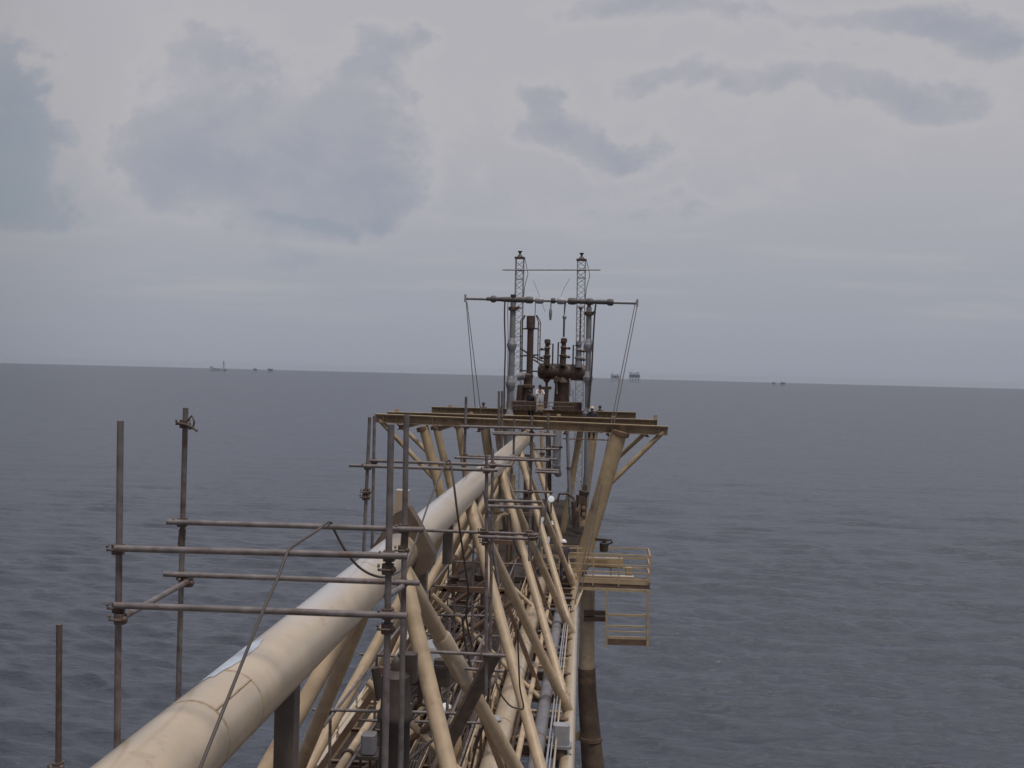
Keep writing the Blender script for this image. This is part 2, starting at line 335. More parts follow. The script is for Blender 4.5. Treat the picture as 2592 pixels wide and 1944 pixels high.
msk = math_('MULTIPLY', mrange(ang_, .45, .95), math_('MULTIPLY', mrange(s_.outputs[1], -14.6, -12.6), math_('SUBTRACT', 1.0, mrange(s_.outputs[1], -8, 8), None, t_), None, t_), None, t_)
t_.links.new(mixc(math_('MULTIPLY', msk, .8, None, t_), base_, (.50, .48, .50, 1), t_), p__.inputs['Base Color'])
tc_.data.materials.clear(); tc_.data.materials.append(sheen_m)
sm = MB(); sm.beam(W(TCX+TCR*math.cos(a1), 7.55, TCZ+TCR*math.sin(a1)), W(TCX+TCR*math.cos(a1), 8.35, TCZ+TCR*math.sin(a1)), .02, .012)
sm.build('weld_seam', SEAL, tc_)
# pale blue repair patch on the crown of the tube: a thin curved plate
def curved(y0, y1, a0, a1, t=.004, n=26, m_=8):
    b = MB(); rr = random.Random(3)
    for k in range(n+1):
        a = R(a0+(a1-a0)*k/n); e = min(1, min(k, n-k)/4); c_y = (y0+y1)/2-.25*(k/n-.5); hw = (y1-y0)/2*(.45+.55*e)
        ya, yb = c_y-hw*(1+rr.uniform(-.14, .1)), c_y+hw*(1+rr.uniform(-.16, .12))
        for q_ in range(m_+1): b.v.append(W(TCX+(TCR+t)*math.cos(a), lerp(ya, yb, q_/m_), TCZ+(TCR+t)*math.sin(a)))
    for k in range(n):
        for q_ in range(m_): o = k*(m_+1)+q_; b.f.append((o, o+1, o+m_+2, o+m_+1))
    return b
curved(8.15, 9.35, 90, 154).build('paint_patch', BLUEP, tc_)
MB().tube(rc(2), rc(END), RB, n=28).build('bottom_chord', TAN, br)
MB().beam(lc(2), lc(END), .40, .36).build('bottom_chord', TAN, br)
TN = [7.0, 15.36, 23.8, 31.94, 40.1, 47.6]; BN = [11.4, 19.6, 27.6, 35.85, 44.0]
RD = .125
def diag(a, b, m=TANL, r=RD, nm='diagonal_brace'): 
    L = (b-a).length
    return MB().lathe(a, b-a, [(0, r+.016), (.75, r+.016), (.80, r), (L-.85, r), (L-.80, r+.016), (L, r+.016)], 20).build(nm, m, br)
for i, y in enumerate(BN):
    for ty in (TN[i], TN[i+1]):
        o = diag(W(TCX+.16, ty, TCZ-.14), rc(y)+Vector((0, 0, .05)))
        if ty == TN[1] and y == BN[1]:
            a, b = W(TCX+.16, ty, TCZ-.14), rc(y)+Vector((0, 0, .05))
            MB().lathe(lerp(a, b, .20), b-a, [(0, RD+.01), (.05, RD+.035), (1.05, RD+.035), (1.12, RD+.004)], 20).build('sleeve', TAN, o)
        diag(W(TCX-.16, ty, TCZ-.14), lc(y)+Vector((0, 0, .05)))
for y in (9.9, 17.9, 21.2, 25.9, 33.9):
    z1 = -4.05 if y == 21.2 else -4.28
    MB().beam(W(TCX+.05, y, TCZ-TCR+.04), W(TCX+.05, y, z1), .2, .2).build('hanger_post', POSTM, br)
# A-frame saddle over the top chord
sy = 15.9
sp_ = [at(x, y, sy) for x, y in ((999, 1300), (1034, 1284), (1056, 1320), (1100, 1404), (1094, 1436), (1060, 1462), (1000, 1475), (930, 1424), (940, 1388))]
sd_o = MB().prism(sp_, Vector((0, .3, 0))).build('saddle', SADM, br)
MB().beam(at(1016, 1300, sy+.2), at(1020, 1240, sy+.2), .21, .21).build('saddle_post', TAN, sd_o)
# floor
fl = MB()
x0, x1 = -6.0, -2.35
MB().box(W((x0+x1)/2, 24.5, -9.02), x1-x0, 47, .05).build('walkway', GRATE, br)
k = 0
for y in np.arange(4, END, 2.06):
    MB().ibeam(W(lc(y).x, y, -9.22), W(rc(y).x, y, -9.22), .26, .16).build('floor_beam', BRN, br)
for i in range(len(BN)-1):
    MB().tube(lc(BN[i])-Vector((0, 0, .05)), rc(BN[i+1])-Vector((0, 0, .05)), .08).build('floor_brace', BRN, br)
def handrail(x, y0, y1, z0, h, m, parent, nm='handrail'):
    b = MB()
    for y in np.arange(y0, y1+.01, 1.9): b.tube(W(x, y, z0), W(x, y, z0+h), .025, n=8)
    for hh in (h, h*.55): b.tube(W(x, y0, z0+hh), W(x, y1, z0+hh), .022, n=8)
    b.beam(W(x, y0, z0+.08), W(x, y1, z0+.08), .012, .15)
    return b.build(nm, m, parent)
handrail(-5.75, 6, 44, -9, 1.05, TANL, br); handrail(-2.42, 14, 44, -9, 1.05, TANL, br)
# interior frames that carry the services
for y in BN[:4]:
    b = MB(); b.beam(W(-5.9, y+.6, -9), W(-4.0, y+.6, -6.1), .12, .12); b.beam(W(-1.2, y+.6, -9), W(-2.4, y+.6, -6.1), .12, .12); b.beam(W(-4.2, y+.6, -6.1), W(-2.2, y+.6, -6.1), .12, .14)
    b.build('pipe_frame', BRN, br)

# ------------------------------------------------------------------ services along the bridge
def pipe_run(name, label, cat, pts, r, m, flange=(), n=20, group=None, fr=1.06, fm=None):
    loc = W(pts[0][0], pts[0][1], pts[0][2]-r); t = thing(name, label, cat, loc, group)
    MB().path([W(*p) for p in pts], r, n).build('pipe', m, t)
    for y in flange:
        x = np.interp(y, [p[1] for p in pts], [p[0] for p in pts]); z = np.interp(y, [p[1] for p in pts], [p[2] for p in pts])
        MB().ringband(W(x, y, z), Vector((0, 1, 0)), r*.98, .09, r*(fr-.98)).build('band', fm or m, t)
    return t
pipe_run('pipeline', 'thick tan pipe lying inside the bridge, bent down at its far end', 'pipe', [(-2.02, 4, -8.5), (-1.96, 20, -8.5), (-1.93, 40.5, -8.5), (-1.93, 41.4, -8.56), (-1.93, 42.0, -8.85), (-1.93, 42.2, -9.3), (-1.93, 42.2, -9.7)], .26, TAN, flange=(10, 13.5, 17, 20.5, 24, 27.5, 31, 34.5, 38), fm=SEAL, fr=1.03)
pipe_run('slim_pipe', 'slim tan pipe beside the thick tan pipe, on its right', 'pipe', [(-1.50, 4, -8.55), (-1.42, 40, -8.55)], .07, TANL)
pipe_run('insulated_pipe', 'grey clad pipe with ring bands under the slanting braces', 'pipe', [(-1.12, 4, -8.8), (-1.04, 40, -8.8)], .17, INSUL, flange=np.arange(6, 39, 2.6), fm=BRN, fr=1.03)
for i, (x, lab) in enumerate([(-.86, 'thin pale conduit nearest the thick right bottom tube'), (-.80, None)]):
    pass
pipe_run('conduit', 'thin pale grey conduit nearest the grey clad pipe', 'conduit', [(-.86, 4, -8.7), (-.78, 38, -8.7)], .024, GREYL, n=8)
pipe_run('conduit', 'thin tan conduit nearest the right bottom tube of the bridge', 'conduit', [(-.64, 4, -8.75), (-.66, 38, -8.75)], .028, TAN, n=8)
pipe_run('conduit', 'thin pale conduit running between two thin tan and grey ones', 'conduit', [(-.75, 4, -8.62), (-.72, 38, -8.62)], .016, GREYL, n=8)
for y in (17.5, 21, 24.5, 28, 31.5, 35):
    MB().beam(W(-1.4, y, -8.86), W(-.55, y, -8.86), .07, .07).build('pipe_support', TAN, br)
    MB().beam(W(-.62, y, -9.2), W(-.62, y, -8.83), .05, .05).build('pipe_support', TAN, br)
def cable_tray(x, z, label, m, vertical=False):
    t = thing('cable_tray', label, 'cable tray', W(x, 5, z), 'cable trays along the bridge floor')
    b = MB(); w = .36
    for s in (-1, 1): b.beam(W(x+s*w/2, 4, z+.06), W(x+s*w/2, 42, z+.06), .02, .13)
    for y in np.arange(4.2, 42, .55): b.beam(W(x-w/2, y, z+.02), W(x+w/2, y, z+.02), .05, .03)
    b.build('ladder', m, t)
    c = MB()
    for k in range(5):
        xx = x-w/2+.06+k*.06; c.path([W(xx+random.uniform(-.012, .012), y, z+.06) for y in np.arange(4, 42, 2.5)], .02, 6)
    c.build('cable', RUBB if not vertical else TANL, t)
cable_tray(-2.95, -8.72, 'ladder cable tray nearest the thick tan pipe, under the braces', BRN)
cable_tray(-3.75, -8.78, 'ladder cable tray in the middle of the dark walkway', TANL)
for i, (x, z, r, m, lab) in enumerate([(-2.42, -8.66, .075, TANL, 'tan pipe hugging the left side of the thick tan pipe'), (-2.60, -8.74, .05, TAN, 'slim tan pipe between the thick pipe and the ladder trays'), (-3.32, -8.82, .09, DARK, 'dark pipe between the two ladder cable trays'),
        (-4.20, -8.80, .11, TANL, 'tan pipe just left of the middle ladder tray'), (-4.55, -8.84, .06, DARK, 'slim dark pipe left of the middle ladder tray'), (-5.35, -8.82, .10, TANL, 'tan pipe along the left edge of the walkway'), (-1.72, -8.92, .06, DARK, 'dark pipe low on the right of the thick tan pipe')]):
    w = [(x+random.uniform(-.03, .03), y, z) for y in (4, 12, 20, 28, 36, 41)]
    pipe_run('service_pipe', lab, 'pipe', w, r, m, flange=np.arange(7+i, 40, 5.3), n=12, fr=1.5, fm=DARK)
b = MB()
for y in np.arange(8, 42, 2.06):
    sp2 = MB(); sp2.ibeam(W(-5.9, y, -8.92), W(-.6, y, -8.92), .12, .1, .02)
    for x in (-4.0, -3.1, -2.3): sp2.beam(W(x, y, -8.95), W(x, y, -8.95+random.choice((.5, .75, 1.0))), .06, .06)
    sp2.build('pipe_sleeper', BRN if random.random() < .75 else TANL, br)
# small vertical valves and posts standing on the floor
vi = 0
for (x, y, h, lab) in [(-4.7, 17.2, 1.5, 'dark valve post on the walkway nearest the camera'), (-4.3, 26, 1.8, 'dark valve post in the middle of the walkway'), (-3.4, 32.5, 2.0, 'dark valve post below the lit floodlight'), (-4.9, 36.5, 2.2, 'dark valve post farthest along the walkway, left side')]:
    t = thing('valve_post', lab, 'valve', W(x, y, -9), 'valve posts on the walkway')
    MB().tube(W(x, y, -9), W(x, y, -9+h), .07).build('stem', DARK, t)
    MB().lathe(W(x, y, -9+h*.55), Vector((0, 0, 1)), [(0, .08), (.02, .2), (.08, .2), (.1, .12), (.3, .14), (.32, .22), (.38, .22), (.4, .08)], 16).build('valve_body', DARK, t)
    MB().lathe(W(x, y, -9+h), Vector((.3, -1, .1)), [(0, .03), (.03, .17), (.05, .17), (.08, .03)], 18).build('handwheel', BRN, t)
    MB().tube(W(x, y, -9+h*.65), W(x+.5, y+.1, -9+h*.65), .06).build('branch', DARK, t)

# ------------------------------------------------------------------ scaffolds
TR = .0245
def coupler(b, p, s=1.0):
    b.box(p, .082*s, .082*s, .075*s, .02); b.ball(p+Vector((.04*s, -.02, 0)), .026*s, n=8, m=5); b.tube(p+Vector((-.065*s, -.045*s, .0)), p+Vector((.03*s, -.045*s, 0)), .010*s, n=6); b.tube(p+Vector((-.05*s, -.05*s, .03*s)), p+Vector((-.066*s, -.055*s, .032*s)), .014*s, n=6)
def scaffold(label, base, posts, rails, couplers, r=TR, cs=1.0, group='scaffolds round the top tube'):
    t = thing('scaffold', label, 'scaffold', base, group)
    for a, b in posts: MB().tube(a, b, r, n=14).build('standard', TUBE, t)
    for a, b in rails: MB().tube(a, b, r, n=14).build('ledger', TUBE, t)
    for p in couplers:
        c = MB(); coupler(c, p, cs); c.build('coupler', CLAMP, t)
    return t
a_, b_ = 7.15, 8.7
q = 0.049
postsA = [(at(305, 1065, a_), at(294, 2120, a_)), (at(470, 1032, b_), at(448, 1900, b_)), (at(990, 1074, a_), at(972, 2060, a_)), (at(1029, 1050, b_), at(1012, 2060, b_))]
railsA = [(at(423, 1321, b_-q), at(1073, 1341, b_-q)), (at(291, 1388, a_-q), at(1031, 1408, a_-q)), (at(415, 1453, b_-q), at(1062, 1476, b_-q)), (at(290, 1532, a_-q), at(1031, 1559, a_-q)), (at(312, 1562, a_), at(478, 1470, b_)), (at(978, 1510, a_), at(1020, 1484, b_))]
cpA = [at(461, 1322, b_), at(299, 1390, a_), at(460, 1457, b_), at(300, 1537, a_), at(305, 1566, a_-.03), at(476, 1474, b_-.03), at(985, 1407, a_), at(1022, 1338, b_), at(1018, 1475, b_), at(982, 1553, a_), at(980, 1590, a_), at(982, 1440, a_), at(1020, 1392, b_), at(468, 1073, b_)]
A = scaffold('nearest dark steel scaffold, its long rails crossing in front of the fat tube', W(-1.9, 7.9, -4), postsA, railsA, cpA)
hk = MB(); hk.path([at(468, 1072, b_-.06), at(486, 1052, b_-.07), at(492, 1068, b_-.07), at(488, 1084, b_-.07), at(478, 1086, b_-.07)], .009, 6); hk.path([at(447, 1070, b_-.05), at(470, 1074, b_-.08), at(484, 1080, b_-.08), at(500, 1091, b_-.08)], .012, 6)
hk.build('open_coupler_hook', CLAMP, A)
sv = MB(); sv.tube(at(462, 1340, b_), at(459, 1382, b_), .031, n=12); sv.build('spigot', CLAMP, A)
sv = MB(); sv.tube(at(1026, 1342, b_), at(1022, 1395, b_), .034, n=12); sv.build('spigot', CLAMP, A)
c_, d_ = 15.3, 16.6
postsB = [(at(936, 1056, c_), at(915, 1520, c_)), (at(948, 1052, d_), at(940, 1500, d_)), (at(1232, 1152, c_), at(1230, 1760, c_)), (at(1247, 1136, d_), at(1240, 1740, d_))]
railsB = [(at(884, 1178, c_-.05), at(1260, 1191, c_-.05)), (at(936, 1166, d_-.05), at(1295, 1179, d_-.05)), (at(1060, 1342, d_-.05), at(1362, 1353, d_-.05)), (at(1078, 1649, c_-.05), at(1279, 1660, c_-.05)), (at(1100, 1687, d_-.05), at(1276, 1699, d_-.05)), (at(1236, 1267, d_-.05), at(1372, 1271, d_-.05)), (at(1236, 1281, c_-.05), at(1372, 1285, c_-.05)), (at(1210, 1358, c_-.05), at(1350, 1364, c_-.05)), (at(1262, 1480, d_), at(1225, 1240, d_))]
cpB = [at(931, 1181, c_), at(946, 1168, d_), at(1232, 1190, c_), at(1246, 1178, d_), at(1224, 1345, c_), at(1243, 1348, d_), at(1231, 1657, c_), at(1240, 1697, d_), at(928, 1245, c_), at(926, 1258, c_), at(1228, 1372, c_), at(1243, 1268, d_), at(1340, 1350, d_-.1), at(1350, 1360, c_-.1)]
B = scaffold('middle scaffold of dark tubes astride the fat tube behind the nearest scaffold', W(-2.8, 16, -4), postsB, railsB, cpB, r=.0265, cs=1.25)
MB().beam(at(1252, 1655, c_+.2), at(1130, 1890, c_+.6), .24, .06, .5).build('board', BOARD, B)
e_, f_ = 26.5, 30.0
postsC = [(at(1180, 1004, e_), at(1174, 1230, e_)), (at(1263, 990, f_), at(1262, 1130, f_)), (at(1271, 990, f_+.4), at(1270, 1130, f_+.4)), (at(1346, 1052, e_), at(1340, 1420, e_)), (at(1388, 1048, f_), at(1380, 1330, f_)), (at(1302, 1060, f_), at(1300, 1150, f_))]
railsC = [(at(1150, 1158, e_-.08), at(1390, 1166, e_-.08)), (at(1178, 1153, f_-.08), at(1410, 1163, f_-.08)), (at(1246, 1094, f_-.08), at(1402, 1099, f_-.08)), (at(1248, 1098, e_-.08), at(1406, 1102, e_-.08)), (at(1350, 1136, f_-.08), at(1414, 1137, f_-.08)), (at(1165, 1079, e_-.08), at(1375, 1085, e_-.08)), (at(1355, 1188, f_-.1), at(1415, 1191, f_-.1)), (at(1355, 1194, e_-.1), at(1415, 1197, e_-.1)), (at(1300, 1243, f_-.1), at(1400, 1246, f_-.1))]
cpC = [at(1178, 1155, e_), at(1345, 1163, e_), at(1387, 1137, f_), at(1267, 1096, f_), at(1345, 1097, e_), at(1389, 1160, f_), at(1395, 1191, f_), at(1180, 1080, e_), at(1342, 1245, e_), at(1386, 1098, f_)]
scaffold('farthest scaffold of thin tubes just before the beams, straddling the fat tube end', W(-2.6, 28, -5), postsC, railsC, cpC, r=.036, cs=1.6)
t = thing('scaffold_tube', 'lone dark upright steel tube at the far left edge', 'tube', at(146, 2250, 8.2))
MB().tube(at(150, 1580, 8.2), at(146, 2250, 8.2), .0255, n=14).build('tube', CLAMP, t)
c = MB(); coupler(c, at(147, 1940, 8.2), 1.0); c.build('coupler', CLAMP, t)
tag(MB().tube(at(733, 1922, 11), at(731, 2150, 11), .034, n=12).build('tube_stub', CLAMP), 'short dark tube end at the bottom edge left of the hanger post', 'tube')

t = thing('scaffold', 'inner scaffold of dark tubes standing on the bridge floor under the fat tube', 'scaffold', W(-3.4, 26, -9), 'scaffolds round the top tube')
for x in (-4.75, -3.45, -2.55):
    for y in (18.6, 22.4, 26.2, 30.0, 34.0):
        h = random.uniform(2.6, 4.6); dx = random.uniform(-.06, .06)
        MB().tube(W(x, y, -9), W(x+dx, y, -9+h), .03, n=10).build('standard', TUBE, t)
for y in (18.6, 22.4, 26.2, 30.0, 34.0):
    for z in (-7.9, -6.4): MB().tube(W(-5.1, y-.06, z), W(-2.2, y-.06, z+random.uniform(-.1, .1)), .03, n=10).build('ledger', TUBE, t)
    MB().tube(W(-4.9, y+.06, -8.8), W(-2.5, y+.06, -6.6), .03, n=10).build('scaffold_brace', TUBE, t)
for z in (-7.95, -6.45): 
    for x in (-4.70, -2.50): MB().tube(W(x, 17.8, z), W(x, 34.8, z), .03, n=10).build('ledger', TUBE, t)
for y in BN[:4]:
    MB().tube(W(-5.8, y, -9.0), W(-1.9, y, -6.15), .07, n=12).build('portal_brace', BRN, br); MB().tube(W(-1.1, y, -9.0), W(-4.3, y, -6.15), .07, n=12).build('portal_brace', TANL, br)
    MB().tube(W(-4.9, y+2, -9.1), W(-1.2, y+6, -9.1), .06, n=12).build('floor_brace', TANL, br)

# ropes and cables
def rope(name, pts, r, label, cat='cable', m=RUBB):
    P = [at(*p) for p in pts]; S = []
    for i in range(len(P)-1):
        p0 = P[max(i-1, 0)]; p1 = P[i]; p2 = P[i+1]; p3 = P[min(i+2, len(P)-1)]
        for k in range(8):
            t = k/8; S.append(.5*((2*p1)+(p2-p0)*t+(2*p0-5*p1+4*p2-p3)*t*t+(3*p1-p0-3*p2+p3)*t**3))
    S.append(P[-1]); return tag(MB().path(S, r, 8).build(name, m), label, cat)
rope('cable', [(470, 2030, 5.2), (510, 1935, 5.5), (590, 1735, 6.0), (660, 1560, 6.6), (700, 1470, 6.9), (728, 1398, 7.07), (748, 1378, 7.25), (800, 1345, 8.0), (833, 1321, 8.62), (846, 1342, 8.75), (872, 1390, 8.8), (905, 1432, 8.9), (945, 1456, 9.0), (985, 1458, 9.4), (1030, 1425, 10.5), (1062, 1340, 12.2), (1085, 1275, 13.4), (1105, 1225, 14.2), (1128, 1170, 15.1)], .0115, 'long dark cable draped over the scaffold rails and across the fat tube')
rope('cable', [(1128, 1170, 15.15), (1137, 1166, 15.25), (1142, 1180, 15.2), (1150, 1235, 15.0), (1158, 1300, 15.0), (1168, 1370, 15.2), (1178, 1440, 15.4), (1185, 1500, 15.8), (1180, 1560, 16), (1195, 1640, 16.5)], .017, 'dark cable hanging straight down from the middle scaffold over the fat tube')
rope('cable', [(1310, 1590, 20), (1313, 1680, 20.3), (1316, 1740, 20.5), (1325, 1790, 20.5), (1310, 1793, 20.5), (1290, 1785, 20.4), (1268, 1757, 20.3), (1255, 1725, 20.3)], .017, 'thin cord looped round the pale brace above the thick tan pipe')
rope('cable', [(1262, 1868, 22), (1275, 1890, 22), (1282, 1925, 22), (1290, 1938, 22), (1310, 1945, 22)], .016, 'thin black lead trailing from the small lamp by the thick pipe')
rope('hose', [(1170, 1560, 21), (1180, 1640, 21.2), (1205, 1720, 21.3), (1235, 1745, 21.4), (1262, 1700, 22), (1270, 1620, 23)], .028, 'slack dark hose looping between the inner scaffold and the thick pipe', 'hose')
rope('hose', [(1290, 1300, 30), (1298, 1360, 30), (1318, 1410, 30.2), (1346, 1420, 30.5), (1362, 1370, 31), (1368, 1300, 32)], .03, 'slack dark hose hanging among the braces left of the lit floodlight', 'hose')
rope('hose', [(1238, 1712, 17), (1236, 1760, 17.2), (1225, 1830, 17.4), (1205, 1890, 17.6), (1190, 1960, 17.8)], .024, 'dark hose dropping from the middle scaffold to the bridge floor', 'hose')

# ------------------------------------------------------------------ gantry with the long beams
G1, G2, G3 = 47.0, 53.0, 62.0
g = thing('support_gantry', 'tan gantry of long cross beams on splayed legs at the bridge end', 'gantry', W(-2.8, 53, -9.3))
def pbeam(name, x0, y0, x1, y1, d, h, w, m, top=True):
    a, b = at(x0, y0, d), at(x1, y1, d); a.z -= h/2; b.z -= h/2
    o = MB().ibeam(a, b, h, w, .035).build(name, m, g)
    tf = MB(); up_ = Vector((0, 0, h/2+.012)); tf.beam(a+up_, b+up_, .024, w*.98, math.pi/2) if False else tf.prism([a+up_+Vector((0, -w/2-.01, -.01)), a+up_+Vector((0, w/2+.01, -.01)), a+up_+Vector((0, w/2+.01, .012)), a+up_+Vector((0, -w/2-.01, .012))], b-a)
    tf.build('lit_flange', TAND, o)  # lighter tan strip, light on the beam top put into its colour
    st = MB()
    for k in (.03, .2, .38, .55, .72, .97):
        c = lerp(a, b, k); st.box(c, .02, w*.92, h-.075)
    st.build('stiffener', m, o); return o
pbeam('front_beam', 950, 1048, 1691, 1080, G1, .40, .34, BEAMM)
pbeam('middle_beam', 981, 1043, 1664, 1063, G2, .40, .34, BEAMM)
pbeam('rear_beam', 1093, 1030, 1610, 1044, G3, .46, .34, BEAMM)
# stops on the beams
for (x, y, d) in [(1005, 1040, G2), (1192, 1048, G2), (1414, 1053, G2), (1552, 1058, G2), (1660, 1055, G2), (1140, 1029, G3), (1265, 1031, G3)]:
    MB().box(at(x, y, d)+Vector((0, 0, .0)), .2, .22, .2, .03).build('stop_block', TAND, g)
# secondary joists between the beams
for x in (1010, 1110, 1210, 1320, 1430, 1540, 1640):
    a = at(x, 1090, G1); a.z = H-2.62
    b = Vector((a.x*.97, G3, H-2.62)); MB().ibeam(a, b, .22, .16).build('joist', BRN, g)
cols = [((1071, 1078, G1), (1170, 1462, G1), .23, TAND), ((1103, 1075, G2), (1185, 1420, G2), .20, TAND), ((1160, 1072, G2+4), (1205, 1380, G2+4), .20, TAND), ((1226, 1070, G3), (1262, 1340, G3), .30, TAND),
        ((1569, 1090, G1), (1463, 1462, G1), .37, TAND), ((1504, 1080, G3), (1472, 1330, G3), .28, TAND)]
for a, b, r, m in cols:
    o = MB().tube(at(*a), at(*b), r, r*.93, n=24).build('leg', m, g)
    MB().lathe(at(*a)-Vector((0, 0, .25)), at(*a)-at(*b), [(0, r+.01), (.02, r+.05), (.2, r+.05), (.22, r+.01)], 24).build('leg_head', BRN, o)
for a, b in [((960, 1062, G1), (1100, 1212, G1)), ((1003, 1066, G2), (1118, 1180, G2)), ((1680, 1092, G1), (1536, 1232, G1)), ((1656, 1075, G2), (1530, 1190, G2+2))]:
    MB().tube(at(*a), at(*b), .115, n=14).build('strut', TAND, g)
# hidden landing deck that carries the equipment
ld = thing('landing_platform', 'landing platform deck beneath the grey pipe gantry and masts', 'platform', W(-3, 62, -9.9))
MB().box(W(-3.1, 63, -9.85), 5.6, 32, .3).build('lower_deck', GRATE, ld)
MB().box(W(-3.25, 64.5, -2.72), 5.9, 7.5, .14).build('upper_deck', BRN, ld)
for x in (-5.9, -.6):
    for y in (62, 67): MB().tube(W(x, y, -2.8), W(x*.6-1.3, y, -9.9), .2, n=14).build('deck_post', TAND, ld)
er = MB()
for x in np.arange(-7.5, 2.4, 1.4):
    pass
def leg(name, pts, label, upper=TANL, lower=BANDM):
    t = thing(name, label, 'platform leg', pts[-1][0])
    p = [q_[0] for q_ in pts]
    MB().lathe(p[0], p[1]-p[0], [(0, pts[0][1]), ((p[1]-p[0]).length, pts[1][1])], 32).build('upper_leg', upper, t)
    b = MB()
    for i in range(1, len(pts)-1): b.lathe(p[i], p[i+1]-p[i], [(0, pts[i][1]+(.04 if i == 1 else 0)), ((p[i+1]-p[i]).length, pts[i+1][1])], 32)
    b.build('lower_leg', lower, t)
    return t
LD = 46.4
pl = leg('platform_leg', [(at(1487, 1470, LD), .34), (at(1485, 1690, LD), .36), (at(1487, 1765, LD), .43), (at(1501, 1944, LD), .52), (at(1530, 2455, LD), .75)], 'fat round leg standing in the sea right of the bridge, dark below')
MB().ringband(at(1495, 1868, LD), Vector((0, 0, 1)), .47, .16, .07).build('ring_band', BRN, pl)
MB().beam(at(1440, 1864, LD+.3), at(1480, 1860, LD), .3, .35).build('brace_stub', TAND, pl)
s = MB(); s.beam(at(1478, 1551, LD-.38), at(1537, 1552, LD-.3), .2, .2); s.beam(at(1478, 1566, LD-.38), at(1537, 1567, LD-.3), .2, .2); s.build('bracket', BRN, pl)
leg('platform_leg', [(W(-6.0, LD, -9.6), .34), (W(-6.0, LD, -13), .36), (W(-6.0, LD, -14.5), .43), (W(-6.1, LD, -18), .52), (W(-6.3, LD, -27.6), .75)], 'fat round leg below the left side of the bridge floor')

# access platform with railings
AP = 45.2
ap = thing('access_platform', 'tan railed access platform sticking out to the right of the bridge', 'platform', at(1560, 1490, AP))
dz = at(1560, 1484, AP).z; ax0, ax1 = at(1450, 1480, AP).x, at(1646, 1480, AP).x
MB().box(((ax0+ax1)/2, AP+.9, dz), ax1-ax0, 1.8, .16).build('deck', BRN, ap)
b = MB(); b.beam(Vector((ax0, AP-.02, dz+.18)), Vector((ax1, AP-.02, dz+.18)), .02, .14); b.beam(Vector((ax0, AP-.03, dz-.16)), Vector((ax1, AP-.03, dz-.16)), .05, .12); b.build('toe_plate', TAND, ap)
def rail(y, xs, x0, x1, hs, r=.028):
    b = MB()
    for x in xs: b.beam(Vector((x, y, dz)), Vector((x, y, dz+1.42)), r*2.2, r*2.2)
    for h in hs: b.beam(Vector((x0, y, dz+h)), Vector((x1, y, dz+h)), r*2, r*2)
    b.build('guardrail', TAND, ap)
rail(AP, (ax0+.9, (ax0+ax1)/2+.32, ax1-.03), ax0-.5, ax1, (1.42, 1.32, .95, .62, .32)); rail(AP+1.8, (ax0+.3, (ax0+ax1)/2, ax1-.03), ax0-1.5, ax1, (1.42, .95, .5))
b = MB()
for h in (1.42, .95, .5): b.beam(Vector((ax1-.03, AP, dz+h)), Vector((ax1-.03, AP+1.8, dz+h)), .05, .05)
b.build('guardrail', TAND, ap)
b = MB(); b.beam(at(1494, 1422, AP+1.7), at(1577, 1425, AP+1.7), .04, .42); b.build('side_panel', TAND, ap)
b = MB(); b.beam(at(1482, 1412, AP+1.2), at(1577, 1414, AP+1.2), .30, .06); b.beam(at(1478, 1456, AP+1.2), at(1604, 1460, AP+1.2), .36, .05); b.build('plank', TAN, ap)
MB().box(at(1591, 1446, AP+.6), .3, .2, .36, .03).build('junction_box', TAND, ap)
b = MB()
for x in (1536, 1640): b.beam(at(x, 1495, AP), at(x-1, 1640, AP), .12, .10)
for y, h in ((1556, .10), (1584, .07), (1598, .05), (1613, .12)): b.beam(at(1536, y, AP), at(1641, y+3, AP), .06, h)
b.build('hanging_frame', TAND, ap)
MB().beam(at(1537, 1624, AP+.02), at(1640, 1627, AP+.02), .1, .26).build('kick_board', BRN, ap)
b = MB()
for y in (1388, 1412, 1440): b.beam(at(1360, y-2, AP+.4), at(1475, y, AP+.4), .05, .06)
for x in (1372, 1416, 1462): b.beam(at(x, 1385, AP+.4), at(x, 1470, AP+.4), .06, .06)
b.build('guardrail', TANL, ap)

# ------------------------------------------------------------------ grey pipe gantry with header
HD = 60.0
hg = thing('pipe_gantry', 'grey goalpost of flanged pipes with guy wires above the beams', 'pipe gantry', at(1390, 1345, HD))
def lathe_pts(a, b, prof, n=20): return MB().lathe(a, b-a, [(t*(b-a).length, r) for t, r in prof], n)
def riser(x0, y0, x1, y1, fl):
    a, b = at(x0, y0, HD), at(x1, y1, HD)
    o = MB().tube(a, b, .165, n=22).build('riser', GREY, hg)
    for t, w in fl:
        p = lerp(a, b, t); ax = (b-a).normalized(); MB().lathe(p-ax*w/2, ax, [(0, .17), (w*.3, .27), (w*.45, .30), (w*.6, .30), (w*.62, .24), (w, .17)], 22).build('flange', GREYL, o)
    p = b; MB().lathe(p-Vector((0, 0, .5)), Vector((0, 0, 1)), [(0, .17), (.05, .28), (.22, .28), (.3, .12), (.42, .10), (.5, .15)], 22).build('union', DARK, o)
    MB().ball(p+Vector((.32, -.1, -.3)), .1).build('plug', DARK, o)
    MB().lathe(p+Vector((0, 0, -.02)), Vector((0, 0, 1)), [(0, .12), (.2, .10), (.3, .16), (.5, .17)], 16).build('neck', DARK, o)
riser(1284, 1230, 1299, 766, [(.165, .9), (.38, .9), (.56, .9), (.77, .8)]); riser(1484, 1260, 1491, 778, [(.44, .8), (.63, .8), (.80, .8)])
a, b = at(1178, 755, HD), at(1613, 767, HD)
hd = MB().tube(a, b, .10, n=18).build('header', GREYL, hg)
